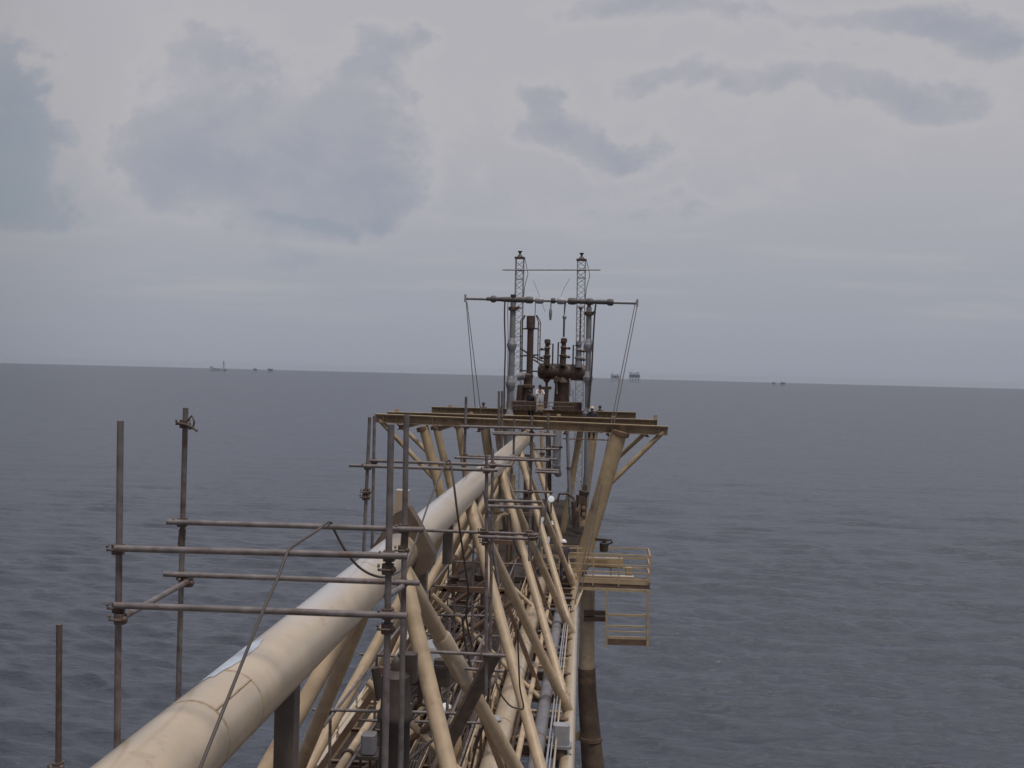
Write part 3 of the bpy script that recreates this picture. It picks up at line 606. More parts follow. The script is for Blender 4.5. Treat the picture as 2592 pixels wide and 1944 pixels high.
for t, w, r, m in [(.165, .35, .21, HEADM), (.20, 1.6, .13, HEADM), (.305, 1.9, .17, HEADM), (.375, .5, .21, HEADM), (.435, .5, .21, GREYL), (.515, .3, .17, HEADM), (.56, .5, .21, GREYL), (.625, .55, .21, HEADM), (.70, 1.3, .15, HEADM), (.725, .5, .20, HEADM), (.80, 1.2, .14, HEADM), (.845, .4, .21, HEADM)]:
    p = lerp(a, b, t); ax = (b-a).normalized(); MB().lathe(p-ax*w/2, ax, [(0, .09), (.03, r*.85), (w*.3, r), (w*.7, r), (w-.03, r*.85), (w, .09)], 20).build('fitting', m, hd)
for p in (a, b): MB().beam(p-Vector((0, 0, .22)), p+Vector((0, 0, .22)), .12, .25).build('end_plate', GREYL, hd)
for q0, q1 in [((1180, 765), (1203, 1034, 58)), ((1182, 765), (1228, 1130, 57)), ((1607, 772), (1450, 1556, 39.8)), ((1613, 774), (1459, 1556, 40.2))]:
    MB().tube(at(q0[0], q0[1], HD), at(*q1), .024, n=6).build('guy_wire', WIRE, hg)
an = MB(); an.box(at(1452, 1558, 39.8), .12, .2, .12); an.tube(at(1455, 1545, 39.9), at(1473, 1495, 41.4), .045, n=8); an.build('guy_anchor', TANL, hg)
# hanging hoses and drop lines from the header
for nm, pts, r, lab in [('drop_line', [(1278, 762, HD-.3), (1277, 808, HD-.3), (1279, 880, HD-.3), (1277, 960, HD-.3), (1276, 1034, HD-.3)], .045, 'dark drop line hanging left of the left grey riser'),
                        ('drop_line', [(1508, 770, HD-.3), (1505, 800, HD-.3), (1501, 870, HD-.3), (1497, 950, HD-.3), (1490, 1034, HD-.3)], .05, 'dark drop line hanging beside the right grey riser'),
                        ('drop_line', [(1286, 762, HD-.3), (1285, 790, HD-.3), (1286, 860, HD-.2), (1284, 1030, HD-.2)], .02, 'thin slack line hanging just left of the left riser')]:
    rope(nm, pts, r, lab, 'line', WIRE)
rope('sling', [(1355, 762, HD), (1355, 780, HD), (1354, 800, HD)], .02, 'thin short line from the header down to the dark stack', 'line', WIRE)
fl_ = thing('hanging_float', 'grey torpedo shaped float hanging from the middle of the header', 'float', at(1393, 810, HD))
MB().tube(at(1395, 764, HD), at(1394, 782, HD), .03, n=8).build('strap', WIRE, fl_)
MB().lathe(at(1394, 780, HD), Vector((0, 0, -1)), [(0, .03), (.12, .09), (.35, .095), (.55, .08), (.7, .06), (.72, .03)], 14).build('body', GREY, fl_)
hb = thing('hook_block', 'ball hook on a sling lifting the middle dark valve column', 'hook', at(1427, 860, HD+1.5))
b = MB(); b.tube(at(1431, 764, HD), at(1428, 798, HD+1), .06, .03, n=8); b.tube(at(1428, 806, HD+1), at(1427, 852, HD+1.8), .06, n=8); b.build('sling', GREY, hb)
MB().ball(at(1429, 803, HD+1), .13, .13, .15).build('ball', GREYL, hb)
hb = thing('hook_block', 'smaller ball on a line before the right lattice mast', 'hook', at(1469, 865, HD+4))
MB().tube(at(1470, 782, HD+4), at(1468, 866, HD+4), .05, n=8).build('sling', WIRE, hb); MB().ball(at(1470, 780, HD+4), .12).build('ball', DARK, hb)

for x0, y0, x1, y1, d, r, m, lab in [(1411, 1086, 1408, 1200, 50.0, .21, GREYL, 'pale grey riser pipe below the beams right of the fat tube end'), (1372, 1090, 1374, 1235, 51.5, .11, TANL, 'tan riser pipe below the beams, nearest the fat tube end'), (1388, 1100, 1391, 1340, 50.5, .13, DARK, 'dark riser pipe standing between the tan and the pale grey one'),
        (1436, 1088, 1444, 1330, 52.0, .09, GREY, 'slim grey riser pipe just right of the pale grey one'), (1335, 1150, 1330, 1390, 49.5, .16, DARK, 'thick dark riser pipe among the braces behind the farthest scaffold'), (1300, 1200, 1290, 1400, 50.0, .10, TANL, 'tan riser pipe among the braces, left of the thick dark one')]:
    a, b_ = at(x0, y0, d), at(x1, y1, d); t = thing('riser_pipe', lab, 'pipe', b_, 'riser pipes below the beams')
    e_pts = [a, lerp(a, b_, .5), lerp(a, b_, .86), lerp(a, b_, .95)+Vector((.03, .1, 0)), b_+Vector((.08, .55, 0))]
    MB().path(e_pts, r, 16).build('pipe', m, t)
    MB().ringband(lerp(a, b_, .4), b_-a, r*.97, .09, r*.35).build('flange', DARK, t); MB().ringband(lerp(a, b_, .8), b_-a, r*.97, .09, r*.35).build('flange', m, t)
t = thing('service_skid', 'dark piping skid with hoops standing at the far end of the bridge floor', 'skid', W(-3.6, 44.5, -9))
MB().box(W(-3.6, 44.5, -8.85), 2.6, 2.4, .22, .1).build('base', BLACK, t)
for k, (x, h) in enumerate([(-4.6, 1.9), (-4.0, 2.6), (-3.3, 2.2), (-2.7, 1.7)]):
    MB().path([W(x, 43.6, -8.8), W(x, 43.6, -9+h), W(x+.1, 43.8, -8.8+h), W(x+.3, 44.2, -8.75+h), W(x+.5, 44.6, -8.9+h), W(x+.55, 44.9, -8.8)], .075+.015*(k % 3), 10).build('hoop_pipe', (BRN, TANL, DARK, GREY)[k], t)
for x in (-4.9, -3.65, -2.4): MB().beam(W(x, 45.2, -8.8), W(x, 45.2, -6.2), .12, .12).build('post', BRN, t)
MB().beam(W(-4.9, 45.2, -6.25), W(-2.4, 45.2, -6.25), .12, .14).build('crossbar', BRN, t); MB().beam(W(-4.9, 45.2, -7.6), W(-2.4, 45.2, -7.5), .10, .1).build('crossbar', TANL, t)

# ------------------------------------------------------------------ lattice masts
LM = 73.0
def mast(label, x0, y0, x1, y1):
    a, b = at(x0, y0, LM), at(x1, y1, LM); t = thing('lattice_mast', label, 'mast', a, 'lattice masts')
    L = (b-a).length; ax = (b-a).normalized(); w = .28; X_ = Vector((1, 0, 0)); Y_ = Vector((0, 1, 0))
    c = [(-w, -w), (w, -w), (w, w), (-w, w)]
    for i, j in c: MB().tube(a+X_*i+Y_*j, b+X_*i+Y_*j, .042, n=6).build('mast_leg', GREYL, t)
    l = MB(); k = 0; z = 0
    while z < L-.3:
        for q_ in range(4):
            p, r_ = c[q_], c[(q_+1) % 4]; z2 = min(z+.42, L)
            if k % 2: p, r_ = r_, p
            l.tube(a+ax*z+X_*p[0]+Y_*p[1], a+ax*z2+X_*r_[0]+Y_*r_[1], .021, n=5)
        if k % 5 == 0:
            for q_ in range(4):
                p, r_ = c[q_], c[(q_+1) % 4]; l.tube(a+ax*z+X_*p[0]+Y_*p[1], a+ax*z+X_*r_[0]+Y_*r_[1], .024, n=5)
        z += .42; k += 1
    l.build('lacing', GREYL, t)
    tp = MB(); tp.box(b+Vector((0, 0, .06)), .74, .74, .10, .1); tp.build('cap', DARK, t)
    MB().lathe(b+Vector((0, 0, .12)), Vector((0, 0, 1)), [(0, .24), (.12, .16), (.2, .07), (.3, .08), (.40, .17), (.44, .17)], 12).build('top_lamp', DARK, t)
    MB().path([b+Vector((.36, 0, 0)), b+Vector((.5, -.1, -.5)), b+Vector((.62, 0, -1.1)), b+Vector((.4, 0, -2.0)), b+Vector((.3, 0, -3.5))], .022, 6).build('lead', WIRE, t)
mast('left pale lattice mast rising behind the grey pipe gantry', 1303, 1290, 1316, 655); mast('right pale lattice mast rising behind the grey pipe gantry', 1462, 1290, 1472, 660)
sb = thing('spreader_bar', 'long thin bar lying across both lattice masts near their tops', 'bar', at(1396, 686, LM-.35))
MB().tube(at(1272, 683, LM-.35), at(1520, 683, LM-.35), .055, n=10).build('bar', GREYL, sb)
for x in (1316, 1472): MB().beam(at(x-12, 683, LM-.32), at(x+12, 683, LM-.32), .1, .16).build('bracket', GREY, sb)
rope('wire', [(1350, 710, LM), (1362, 740, LM), (1380, 790, LM)], .012, 'hair thin wire slanting down beside the left mast', 'wire', WIRE)
rope('wire', [(1442, 705, LM), (1428, 730, LM), (1420, 750, LM)], .012, 'hair thin wire slanting down beside the right mast', 'wire', WIRE)

# ------------------------------------------------------------------ dark stack with ladders
SD = 62.5
st = thing('vent_stack', 'tall dark brown stack with cage ladders between the masts', 'stack', at(1340, 1034, SD))
MB().lathe(at(1339, 1000, SD), at(1344, 800, SD)-at(1339, 1000, SD), [(0, .20), (4.15, .20), (4.15, .27), (4.92, .27), (4.94, .2)], 24).build('shaft', DARK, st)
MB().lathe(at(1334, 1038, SD), Vector((0, 0, 1)), [(0, .42), (.3, .42), (.32, .36), (1.35, .34), (1.4, .45), (1.55, .45), (1.6, .25), (1.9, .26), (2.1, .34), (2.2, .34), (2.3, .2)], 24).build('valve_body', DARK, st)
b = MB(); b.lathe(at(1330, 950, SD-.2), Vector((-1, 0, -.25)), [(0, .1), (.1, .24), (.5, .24), (.55, .1)], 16); b.build('side_actuator', GREY, st)
MB().tube(at(1318, 975, SD-.2), at(1312, 1038, SD-.2), .2, n=14).build('side_pipe', DARK, st)
def ladder(xs0, ys0, bend, y_end):
    b = MB()
    for x in xs0: b.path([at(bend[0]+(x-xs0[0])*.4, bend[1], SD), at(x, bend[2], SD), at(x-2, y_end, SD)], .032, 7)
    for y in range(int(bend[2])+4, int(y_end), 17): b.beam(at(xs0[0]-1, y, SD), at(xs0[1]-1, y, SD), .04, .04)
    b.build('ladder', DARK, st)
ladder((1318, 1323), 0, (1328, 798, 812), 960); ladder((1363, 1368), 0, (1357, 798, 815), 915)
for (x0, y0, x1, y1) in [(1322, 832, 1364, 832), (1318, 901, 1364, 898), (1318, 882, 1352, 905), (1345, 900, 1378, 916), (1318, 938, 1362, 940), (1350, 910, 1378, 928)]: MB().tube(at(x0, y0, SD), at(x1, y1, SD), .05, n=8).build('ladder_bracket', DARK, st)

# ------------------------------------------------------------------ vessel with three valve columns
VD = 65.0
ve = thing('pressure_vessel', 'dark horizontal vessel carrying three valve columns on a thick skirt', 'vessel', at(1422, 1036, VD))
a, b_v = at(1361, 939, VD), at(1487, 944, VD); L = (b_v-a).length
MB().lathe(a, b_v-a, [(0, .2), (.06, .42), (.25, .52), (L-.25, .52), (L-.06, .42), (L, .2)], 28).build('shell', DARK, ve)
MB().lathe(at(1421, 1036, VD), Vector((0, 0, 1)), [(0, .62), (.12, .62), (.14, .52), (1.6, .46), (1.75, .55), (2.1, .42)], 24).build('skirt', DARK, ve)
for i, (x0, y0, x1, y1, r) in enumerate([(1384, 925, 1386, 858, .20), (1424, 925, 1428, 855, .21), (1464, 930, 1466, 862, .22)]):
    p, q_ = at(x0, y0, VD-.5), at(x1, y1, VD-.5); L = (q_-p).length
    o = MB().lathe(p, q_-p, [(0, r), (L*.3, r*.95), (L*.33, r*1.2), (L*.38, r*1.2), (L*.4, r*.8), (L*.62, r*.8), (L*.66, r*1.1), (L*.7, r*.75), (L*.82, r*.7), (L*.84, r*1.0), (L*.97, r*.95), (L, r*.5)], 18).build('valve_column', GREY if i == 2 else DARK, ve)
    b = MB(); sx = 1 if i == 0 else -1
    b.path([q_+Vector((sx*.1, -.05, -.35)), q_+Vector((sx*.36, -.05, -.3)), q_+Vector((sx*.36, -.05, -1.7))], .05, 8)
    for zz in (-.7, -1.25): b.tube(q_+Vector((0, -.1, zz)), q_+Vector((-sx*.34, -.15, zz+.03)), .07, n=10); b.ball(q_+Vector((-sx*.34, -.15, zz+.03)), .1, n=8, m=6)
    b.build('side_valve', DARK, o)
MB().lathe(at(1384, 958, VD-.5), Vector((0, 0, -1)), [(0, .3), (.15, .2), (.3, .08), (.65, .07), (.68, .12), (.8, .12)], 14).build('drain', DARK, ve)
wk = MB(); wk.beam(at(1364, 983, VD-.8), at(1396, 982, VD-.8), .14, .2); wk.tube(at(1384, 985, VD-.8), at(1380, 1034, VD-.8), .14, n=12); wk.build('drain_stand', DARK, ve)
MB().beam(at(1402, 960, VD-.6), at(1418, 960, VD-.6), .5, .3).build('saddle', DARK, ve)
b = MB()
for (x, y, r) in [(1408, 952, .12), (1442, 958, .14), (1450, 985, .09)]: b.tube(at(x, y, VD-.6), at(x+2, y+45, VD-.6), r*.4, n=8)
b.build('instrument_line', GREYL, ve)
# low machinery on the deck in front
mk = thing('deck_machinery', 'low dark machinery skid on deck below the dark stack', 'machinery', at(1350, 1040, 60.5))
MB().box(at(1330, 1026, 60.5), 1.6, 1.2, .55, .1).build('skid', DARK, mk)
MB().lathe(at(1350, 1010, 60.5)-Vector((0, 0, .6)), Vector((0, 0, 1)), [(0, .3), (.5, .28), (.8, .15), (.85, .05)], 16).build('housing', DARK, mk)
MB().box(at(1437, 1028, 60.8), 1.7, .8, .5, .08).build('control_box', DARK, mk)
er = MB()
for x in range(1282, 1450, 12): er.tube(at(x, 1018, 59.3), at(x, 1040, 59.3), .02, n=6)
for y in (1018, 1028): er.tube(at(1282, y-2, 59.3), at(1452, y+2, 59.3), .022, n=6)
er.build('guardrail', BRN, mk)
cr = thing('crate', 'small tan crate on the beams by the white clad worker', 'crate', at(1369, 1038, 59.0))
MB().box(at(1369, 1031, 59.0), .34, .3, .30, .03).build('body', TAND, cr); MB().box(at(1369, 1024, 59), .38, .34, .05, .03).build('lid', TAN, cr)

# ------------------------------------------------------------------ lamps and small equipment
def rotz(v_, a): return Vector((v_.x*math.cos(a)-v_.y*math.sin(a), v_.x*math.sin(a)+v_.y*math.cos(a), v_.z))
p = at(1395, 1263, 33.0)
fl2 = thing('floodlight', 'lit round floodlight shining white among the braces under the beams', 'floodlight', p-Vector((0, 0, .4)))
MB().lathe(p+Vector((0, .25, 0)), Vector((0, -1, 0)), [(0, .05), (.06, .1), (.22, .13), (.25, .13)], 20).build('housing', GREY, fl2)
MB().lathe(p+Vector((0, .0, 0)), Vector((0, -1, 0)), [(0, .105), (.04, .10), (.06, .05), (.065, .01)], 20).build('lens', LIT, fl2)
MB().tube(p+Vector((0, .2, -.1)), p+Vector((0, .2, -.5)), .03).build('bracket', GREY, fl2)
for (x, y, d, l, tilt, lab) in [(1372, 1318, 33, .24, .5, 'small white strip light left of the lit floodlight, upper one'), (1353, 1367, 34, .26, .5, 'small white strip light left of the lit floodlight, lower one'), (1397, 1324, 34, .14, -.4, 'small white box light right below the lit floodlight'), (1388, 1368, 36, .26, .15, 'white box light above the pale brace, nearest the helmeted worker')]:
    c = at(x, y, d); t = thing('strip_light', lab, 'light', c, 'small white lights below the beams')
    dv = Vector((math.sin(tilt)*.8, .2, math.cos(tilt))).normalized()
    MB().beam(c-dv*l/2, c+dv*l/2, .07, .07).build('diffuser', WHITE, t); MB().beam(c-dv*l/2+Vector((0, .075, 0)), c+dv*l/2+Vector((0, .055, 0)), .09, .03).build('back_plate', GREY, t)
# grey cabinet lamp on the right chord
c = at(1421, 1858, 24.3); jb = thing('lamp_box', 'pale grey square lamp box on the right bottom tube', 'lamp', c-Vector((0, 0, .5)))
MB().box(c, .40, .3, .48, .05).build('box', GREYL, jb); MB().box(c-Vector((0, 0, .27)), .52, .4, .07, .06).build('base_tray', GREY, jb)
MB().lathe(c-Vector((.02, 0, .32)), Vector((0, 0, -1)), [(0, .15), (.14, .19), (.35, .17), (.5, .1), (.9, .12)], 14).build('mount', DARK, jb)
MB().tube(c+Vector((.1, -.05, -.55)), c+Vector((.26, -.05, -.5)), .06).build('plug', DARK, jb)
c = at(1256, 1822, 21.5); sp = thing('work_lamp', 'small lamp on a dark stalk beside the thick tan pipe', 'lamp', at(1262, 1890, 21.5))
MB().lathe(c+Vector((0, 0, .08)), Vector((-.2, 0, -1)), [(0, .07), (.04, .14), (.1, .12), (.16, .05)], 14).build('shade', GREYL, sp)
MB().path([c, at(1259, 1840, 21.5), at(1258, 1850, 21.5), at(1262, 1872, 21.5), at(1265, 1892, 21.5)], .04, 8).build('stalk', DARK, sp)
MB().path([at(1266, 1850, 21.4), at(1271, 1855, 21.4), at(1270, 1868, 21.4), at(1264, 1872, 21.4)], .014, 6).build('lead', RUBB, sp)
# dark bucket and lamp on the right gantry leg
c = at(1529, 1382, 46.4); bk = thing('bucket', 'small dark bucket hooked on the right gantry leg above the railed platform', 'bucket', c-Vector((0, 0, .22)))
MB().lathe(c-Vector((0, 0, .25)), Vector((0, 0, 1)), [(0, .19), (.38, .21), (.40, .18)], 18).build('pail', BLACK, bk)
MB().path([c+Vector((-.1, 0, .13)), c+Vector((.1, -.02, .26)), c+Vector((.30, 0, .30)), c+Vector((.38, 0, .18)), c+Vector((.2, 0, .1))], .05, 8).build('handle', BLACK, bk)
MB().beam(c+Vector((-.42, 0, .29)), c+Vector((.14, 0, .27)), .12, .12).build('hook_plate', BLACK, bk)
# dark valve cluster by the right leg
c = at(1465, 1275, 46.0); vc = thing('valve_cluster', 'dark cluster of valves tucked left of the right gantry leg', 'valve', at(1465, 1340, 46))
b = MB(); b.box(c+Vector((.12, 0, .2)), .5, .4, .42, .12); b.lathe(c+Vector((.2, 0, .4)), Vector((.2, 0, 1)), [(0, .2), (.1, .24), (.2, .24), (.22, .1), (.5, .08)], 14); b.tube(c+Vector((-.2, 0, .1)), c+Vector((-.1, 0, -1.1)), .16, n=12); b.tube(c+Vector((.25, 0, .1)), c+Vector((.2, 0, -.7)), .13, n=12); b.build('body', DARK, vc)
b = MB()
for dx, dz_ in ((.2, -.15), (-.08, -.25), (.22, -.45), (.12, -.65)): b.lathe(c+Vector((dx, -.22, dz_)), Vector((.3, -1, .2)), [(0, .02), (.08, .03), (.09, .10), (.11, .10), (.12, .03)], 12)
b.build('handwheel', BRN, vc)
MB().path([c+Vector((-.2, 0, .2)), c+Vector((-.5, 0, .45)), c+Vector((-.9, 0, .42)), c+Vector((-1.0, 0, .0))], .06, 8).build('hose', DARK, vc)
# dark hoist and boxes under the near scaffold
c = at(1003, 1700, 10.5); hz = thing('air_hoist', 'dark upright hoist body hanging under the nearest scaffold', 'hoist', at(1003, 2050, 10.5))
MB().lathe(at(1004, 1662, 10.5), Vector((0, 0, -1)), [(0, .01), (.01, .03), (.05, .055), (.14, .06), (.16, .10), (.2, .15), (.55, .16), (.6, .19), (.66, .19), (.7, .16), (1.6, .17)], 24).build('cylinder', BLACK, hz)
MB().tube(at(950, 1690, 10.8), at(962, 1765, 10.8), .05).build('link', BLACK, hz)
b = MB(); b.box(at(1055, 1690, 10.6)-Vector((.1, 0, 0)), .2, .16, .3, .03); b.build('bracket', BLACK, hz)
c = at(934, 1880, 12.0); cs = thing('tool_case', 'grey case on a dark stand at the bottom left of the bridge', 'case', at(934, 1990, 12))
MB().box(c, .17, .2, .22, .03).build('case', INSUL, cs); MB().box(c-Vector((0, 0, .145)), .26, .26, .04, .03).build('tray', BLACK, cs)
b = MB()
for dx in (-.1, .02, .11): b.tube(c+Vector((dx, 0, -.16)), c+Vector((dx, 0, -.7)), .018, n=8)
b.build('stand_leg', BLACK, cs)
c = at(1120, 1690, 18); bx = thing('tool_bag', 'dark tool bag hanging on the low rails of the middle scaffold', 'bag', c-Vector((0, 0, .3)))
MB().box(c, .30, .2, .30, .05).build('bag', BLACK, bx); MB().box(c-Vector((.02, 0, .24)), .34, .22, .17, .05).build('pouch', BLACK, bx)
MB().tube(c-Vector((.06, 0, .3)), c-Vector((.06, 0, .78)), .045).build('hanging_pole', BLACK, bx)
c = at(1107, 1632, 19.5); bl = thing('mooring_drum', 'white topped drum behind the dark brace near the scaffold rails', 'drum', c-Vector((0, 0, .5)))
MB().lathe(c-Vector((0, 0, .5)), Vector((0, 0, 1)), [(0, .42), (.35, .44), (.52, .34), (.6, .1)], 24).build('drum', GREYL, bl)
MB().tube(c, c+Vector((0, 0, .25)), .04).build('lug', BLACK, bl)

# ------------------------------------------------------------------ people
def skin_obj(name, joints, edges, m, parent, loc, yaw, sub=1):
    me = bpy.data.meshes.new(name); ks = list(joints); ix = {k_: i for i, k_ in enumerate(ks)}
    ca, sa = math.cos(yaw), math.sin(yaw)
    pts = [(joints[k_][0]*ca-joints[k_][1]*sa, joints[k_][0]*sa+joints[k_][1]*ca, joints[k_][2]) for k_ in ks]
    me.from_pydata(pts, [(ix[a], ix[b]) for a, b in edges], []); me.update()
    o = bpy.data.objects.new(name, me); scene.collection.objects.link(o); o.parent = parent
    md = o.modifiers.new('skin', 'SKIN'); md.use_smooth_shade = True
    sv_ = me.skin_vertices[0].data
    for i, k_ in enumerate(ks): r_ = joints[k_][3]; sv_[i].radius = (r_, r_*(joints[k_][4] if len(joints[k_]) > 4 else 1)); sv_[i].use_root = (i == 0)
    s2 = o.modifiers.new('sub', 'SUBSURF'); s2.levels = sub; s2.render_levels = sub
    me.materials.append(m); return o
def person(loc, yaw, label, cover, hat=HELW, lean=0.0, arms='down', sit=False, head_turn=0):
    t = thing('person', label, 'person', loc)
    # local frame: +y is where the person faces
    hip = .95; dy = math.sin(lean); dz_ = math.cos(lean)
    def up(h_, x=0, f=0): k_ = h_-hip; return (x, k_*dy+f, hip+k_*dz_)
    J = {'pel': (0, 0, hip, .15, .75), 'waist': up(1.10)+(.14, .75), 'chest': up(1.32)+(.165, .72), 'neckb': up(1.47)+(.085,), 'neck': up(1.53, 0, .01)+(.058,), 'skull': up(1.62, 0, .03)+(.088, 1.0), 'crown': up(1.72, 0, .02)+(.085,), 'nose': up(1.615, 0, .12)+(.016,)}
    E = [('pel', 'waist'), ('waist', 'chest'), ('chest', 'neckb'), ('neckb', 'neck'), ('neck', 'skull'), ('skull', 'crown'), ('skull', 'nose')]
    CJ = {k_: J[k_] for k_ in ('pel', 'waist', 'chest', 'neckb')}; CJ = {k_: tuple(v_[:3])+(v_[3]+.018,)+tuple(v_[4:]) for k_, v_ in CJ.items()}; CE = E[:3]
    BJ = []
    for s_, sx in (('l', -1), ('r', 1)):
        sh = up(1.42, sx*.185)
        if arms == 'down': el = up(1.14, sx*.24, -.02); wr = up(.92, sx*.25, .06); hd_ = up(.84, sx*.25, .08); fd = Vector((0, .02, -1))
        elif arms == 'reach': el = up(1.2, sx*.25, .16); wr = up(1.22, sx*.18, .40); hd_ = up(1.24, sx*.16, .48); fd = Vector((0, 1, .05))
        else: el = up(1.16, sx*.30, .02); wr = up(1.12, sx*.2, .24); hd_ = up(1.13, sx*.17, .31); fd = Vector((-sx*.4, 1, 0))
        J['sh'+s_] = sh+(.062,); J['el'+s_] = el+(.045,); J['wr'+s_] = wr+(.03,); J['pa'+s_] = hd_+(.034, .55)
        E += [('chest', 'sh'+s_), ('sh'+s_, 'el'+s_), ('el'+s_, 'wr'+s_), ('wr'+s_, 'pa'+s_)]
        fd.normalize()
        for k_ in range(4):
            base_ = Vector(hd_)+Vector((sx*(k_-1.5)*.0, 0, 0)); off = Vector((0, .0, 0))
            side = Vector((1, 0, 0)) if arms != 'down' else Vector((0, 1, 0))
            f1 = base_+side*(k_-1.5)*.019+fd*.05; f2 = f1+fd*(.035+.008*(1-abs(k_-1.3)))+Vector((0, 0, -.008))
            J[f'f{s_}{k_}a'] = tuple(f1)+(.0085,); J[f'f{s_}{k_}b'] = tuple(f2)+(.007,); E += [('pa'+s_, f'f{s_}{k_}a'), (f'f{s_}{k_}a', f'f{s_}{k_}b')]
        side = Vector((1, 0, 0)) if arms != 'down' else Vector((0, 1, 0))
        th = Vector(wr)*.4+Vector(hd_)*.6+side*.045*(-sx if arms != 'down' else 1)+fd*.03; J['th'+s_] = tuple(th)+(.009,); E.append(('pa'+s_, 'th'+s_))
        for k_, rr in (('sh'+s_, .078), ('el'+s_, .062), ('wr'+s_, .046)): CJ[k_] = tuple(J[k_][:3])+(rr,)
        CE += [('chest', 'sh'+s_), ('sh'+s_, 'el'+s_), ('el'+s_, 'wr'+s_)]
        if sit: kn = (sx*.13, .44, hip-.04); an_ = (sx*.13+.05*sx, .50, hip-.46)
        else: kn = (sx*.12, .04*(1+lean), .50); an_ = (sx*.13, -.02, .10)
        J['hp'+s_] = (sx*.10, 0, hip-.08, .098); J['kn'+s_] = kn+(.064,); J['an'+s_] = an_+(.045,)
        E += [('pel', 'hp'+s_), ('hp'+s_, 'kn'+s_), ('kn'+s_, 'an'+s_)]; CE += [('pel', 'hp'+s_), ('hp'+s_, 'kn'+s_), ('kn'+s_, 'an'+s_)]
        for k_, rr in (('hp'+s_, .118), ('kn'+s_, .085), ('an'+s_, .072)): CJ[k_] = tuple(J[k_][:3])+(rr,)
        BJ.append(an_)
    skin_obj('body', J, E, SKIN, t, loc, yaw); skin_obj('coverall', CJ, CE, cover, t, loc, yaw)
    rot = lambda p_: Vector(loc)+rotz(Vector(p_), yaw)
    for a_b in BJ:
        b = MB(); c0 = rot((a_b[0], a_b[1], a_b[2])); f0 = rotz(Vector((0, 1, 0)), yaw)
        b.lathe(c0+Vector((0, 0, .04)), Vector((0, 0, -1)), [(0, .055), (.09, .058), (.135, .06)], 12); b.prism([c0+rotz(Vector(v_), yaw)+Vector((0, 0, -.095)) for v_ in ((-.05, -.07, 0), (.05, -.07, 0), (.055, .12, 0), (.03, .19, 0), (-.03, .19, 0), (-.055, .12, 0))], Vector((0, 0, .075)))
        b.build('boot', BOOT, t)
    cr_ = rot(up(1.675, 0, .025))
    if hat is not None:
        b = MB(); b.ball(cr_, .128, .15, .125, n=20, m=7, lo=0); b.lathe(cr_+Vector((0, 0, -.012)), Vector((0, 0, 1)), [(0, .135), (.012, .15), (.02, .135)], 20)
        f0 = rotz(Vector((0, 1, 0)), yaw); s0 = rotz(Vector((1, 0, 0)), yaw)
        b.prism([cr_+s0*-.09+f0*.11, cr_+s0*.09+f0*.11, cr_+s0*.05+f0*.2, cr_-s0*.05+f0*.2], Vector((0, 0, .012))); b.build('hard_hat', hat, t)
    else:
        b = MB(); b.ball(cr_+rotz(Vector((0, -.015, -.01)), yaw), .103, .112, .115, n=16, m=8, lo=-25); b.build('hair', HAIR, t)
    b = MB()
    for sx in (-1, 1):
        b.ball(rot(up(1.63, sx*.09, .02)), .014, .022, .034, n=8, m=5)
    b.build('ear', SKIN, t)
    b = MB()
    for sx in (-1, 1): b.ball(rot(up(1.64, sx*.032, .107)), .011, n=8, m=5)
    b.ball(rot(up(1.57, 0, .103)), .026, .01, .008, n=8, m=5); b.build('face_feature', HAIR, t)
    return t
def foot(x, y_top, d, h=1.80): p_ = at(x, y_top, d); p_.z -= h; return p_
person(foot(1158, 1778, 21.3), R(80), 'worker in white hard hat half hidden behind the nearest pale brace', COVT, lean=.34, arms='reach')
person(foot(1430, 1370, 44.0, 1.72), R(20), 'worker in white hard hat and dark clothes by the access platform', COVD, lean=.2, arms='reach')
p_ = foot(1366, 972, 59.6); p_.z = max(p_.z, H-2.65); person(p_, R(200), 'worker in white jacket standing on deck between stack and vessel', COVW, hat=None, arms='reach', lean=.12)
p_ = foot(1346, 985, 60.2); person(p_, R(150), 'worker in dark clothes crouched beside the white jacketed worker', COVD, hat=None, arms='down', lean=.25)
person(foot(1224, 1017, 64.5), R(180), 'worker with dark hair whose head shows above the left beams', COVD, hat=None)
p_ = foot(1499, 1027, 56.0, 1.82); person(p_, R(175), 'worker in tan hard hat standing behind the beams, boots showing below them', COVD, hat=HELT, arms='work')
MB().beam(p_+Vector((-1.6, 0, -.06)), p_+Vector((1.2, 0, -.06)), .3, .05).build('foot_plank', BRN, g)
person(foot(1519, 1025, 64.5), R(160), 'worker with dark hood beside the tan hard hat on the beams', COVD, hat=None)

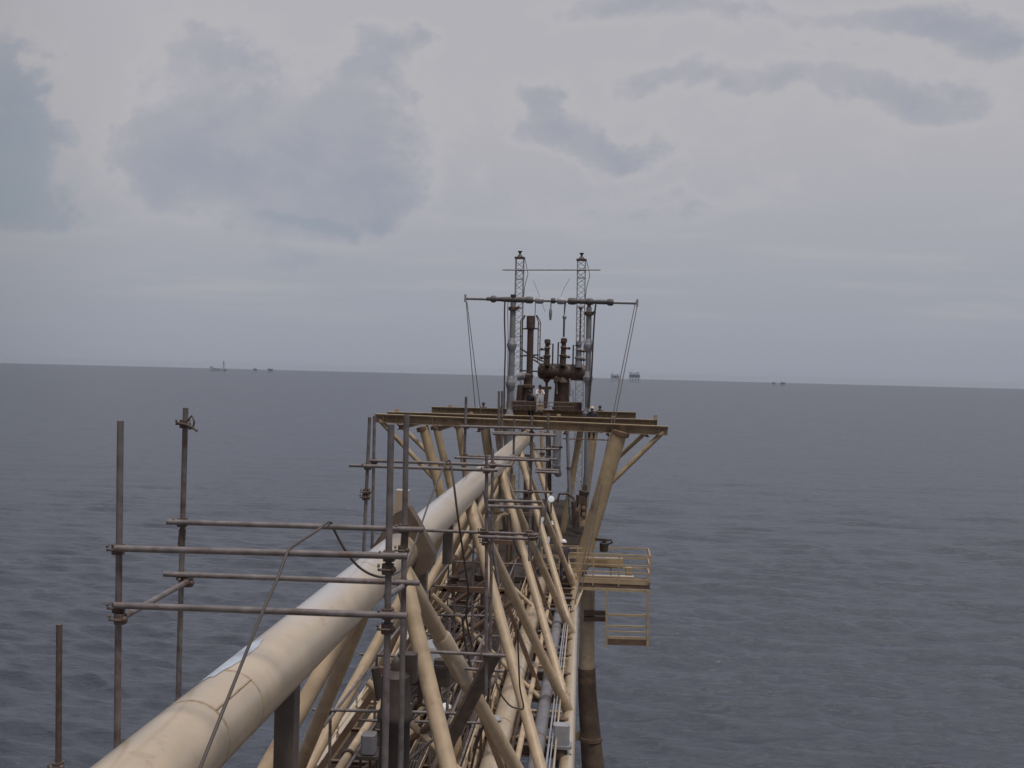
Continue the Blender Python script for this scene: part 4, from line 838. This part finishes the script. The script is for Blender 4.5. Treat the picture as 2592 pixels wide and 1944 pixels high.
# ------------------------------------------------------------------ far platforms on the horizon
def waterpos(x, d): p_ = at(x, 960, d); p_.z = 0; return p_
def far_platform(name, x, d, w, h, label, kind):
    p_ = waterpos(x, d); t = thing(name, label, 'platform', p_, 'oil platforms on the horizon')
    zb = h*.38
    b = MB()
    for sx in (-.36, -.12, .12, .36):
        for sy in (-.25, .25): b.tube(p_+Vector((sx*w*1.1, sy*w, -1)), p_+Vector((sx*w, sy*w, zb)), w*.022, n=8)
    b.beam(p_+Vector((-w*.36, -w*.25, zb*.15)), p_+Vector((-w*.12, -w*.25, zb*.9)), w*.02, w*.02); b.beam(p_+Vector((w*.36, -w*.25, zb*.15)), p_+Vector((w*.12, -w*.25, zb*.9)), w*.02, w*.02)
    b.build('jacket', FAR, t)
    b = MB(); b.box(p_+Vector((0, 0, zb+h*.06)), w, w*.6, h*.1); b.box(p_+Vector((0, 0, zb+h*.34)), w*.94, w*.56, h*.08); b.build('deck', FAR, t)
    b = MB(); rr = random.Random(x)
    for k_ in range(5): 
        bw = w*rr.uniform(.14, .2); b.box(p_+Vector((-w*.38+k_*w*.19, 0, zb+h*.2)), bw, w*.4, h*.2)
    for k_ in range(3 if kind != 'small' else 1):
        hh = h*rr.uniform(.1, .24); b.box(p_+Vector((-w*.3+k_*w*.28, 0, zb+h*.38+hh/2)), w*.22, w*.3, hh)
    b.build('module', FAR, t)
    if kind == 'crane':
        b = MB(); q_ = p_+Vector((-w*.42, 0, zb+h*.36)); b.tube(q_, q_+Vector((0, 0, h*.35)), w*.025, n=8); b.beam(q_+Vector((0, 0, h*.3)), q_+Vector((w*.16, 0, h*.6)), w*.02, w*.02); b.build('crane', FAR, t)
    return t
D1 = 6500
far_platform('far_platform', 1606, D1, 72, 66, 'bulky platform on the horizon right of the guy wires', 'crane')
far_platform('far_platform', 1557, D1+300, 60, 54, 'platform with a corner crane on the horizon just left of the guy wires', 'crane')
far_platform('far_platform', 684, D1, 34, 34, 'small platform on the left horizon, right of its pair', 'small')
far_platform('far_platform', 646, D1+300, 26, 32, 'small platform on the left horizon, left of its pair', 'small')
far_platform('far_platform', 1982, D1, 30, 30, 'small platform on the right horizon, right of its pair', 'small')
far_platform('far_platform', 1959, D1+300, 22, 28, 'small platform on the right horizon, left of its pair', 'small')
p_ = waterpos(550, D1+500); fp = thing('production_ship', 'low production ship with a tall flare tower on the left horizon', 'ship', p_)
hl = MB(); hl.prism([p_+Vector(v_) for v_ in ((-56, 0, -1), (50, 0, -1), (58, 0, 17), (-60, 0, 17))], Vector((0, 26, 0))); hl.build('hull', FAR, fp)
b = MB(); b.box(p_+Vector((-50, 13, 24)), 16, 20, 18); b.box(p_+Vector((-10, 13, 19)), 44, 20, 8); b.build('superstructure', FAR, fp)
b = MB()
for sx, sy in ((-6, -4), (6, -4), (6, 4), (-6, 4)): b.tube(p_+Vector((40+sx, 13+sy, 15)), p_+Vector((40+sx*.15, 13+sy*.15, 78)), 1.3, n=6)
for z in (28, 40, 52, 64): b.box(p_+Vector((40, 13, z)), 12*(1-(z-15)/75)+1, 8*(1-(z-15)/75)+1, 1.2)
b.box(p_+Vector((40, 13, 60)), 9, 9, 4); b.build('flare_tower', FAR, fp)

# ------------------------------------------------------------------ haze
hzb = MB(); hzb.box((0, 0, 64), 61000, 61000, 132); ho = hzb.build('haze', None)
hm = bpy.data.materials.new('haze_air'); hm.use_nodes = True; ht = hm.node_tree; ht.nodes.clear()
ov = N('ShaderNodeOutputMaterial', ht); pv = N('ShaderNodeVolumePrincipled', ht); pv.inputs['Color'].default_value = (.72, .79, .90, 1); pv.inputs['Density'].default_value = 1.3e-5
ht.links.new(pv.outputs[0], ov.inputs['Volume']); ho.data.materials.clear(); ho.data.materials.append(hm)
tag(ho, 'thin pale sea haze filling the air', 'haze', kind='stuff')
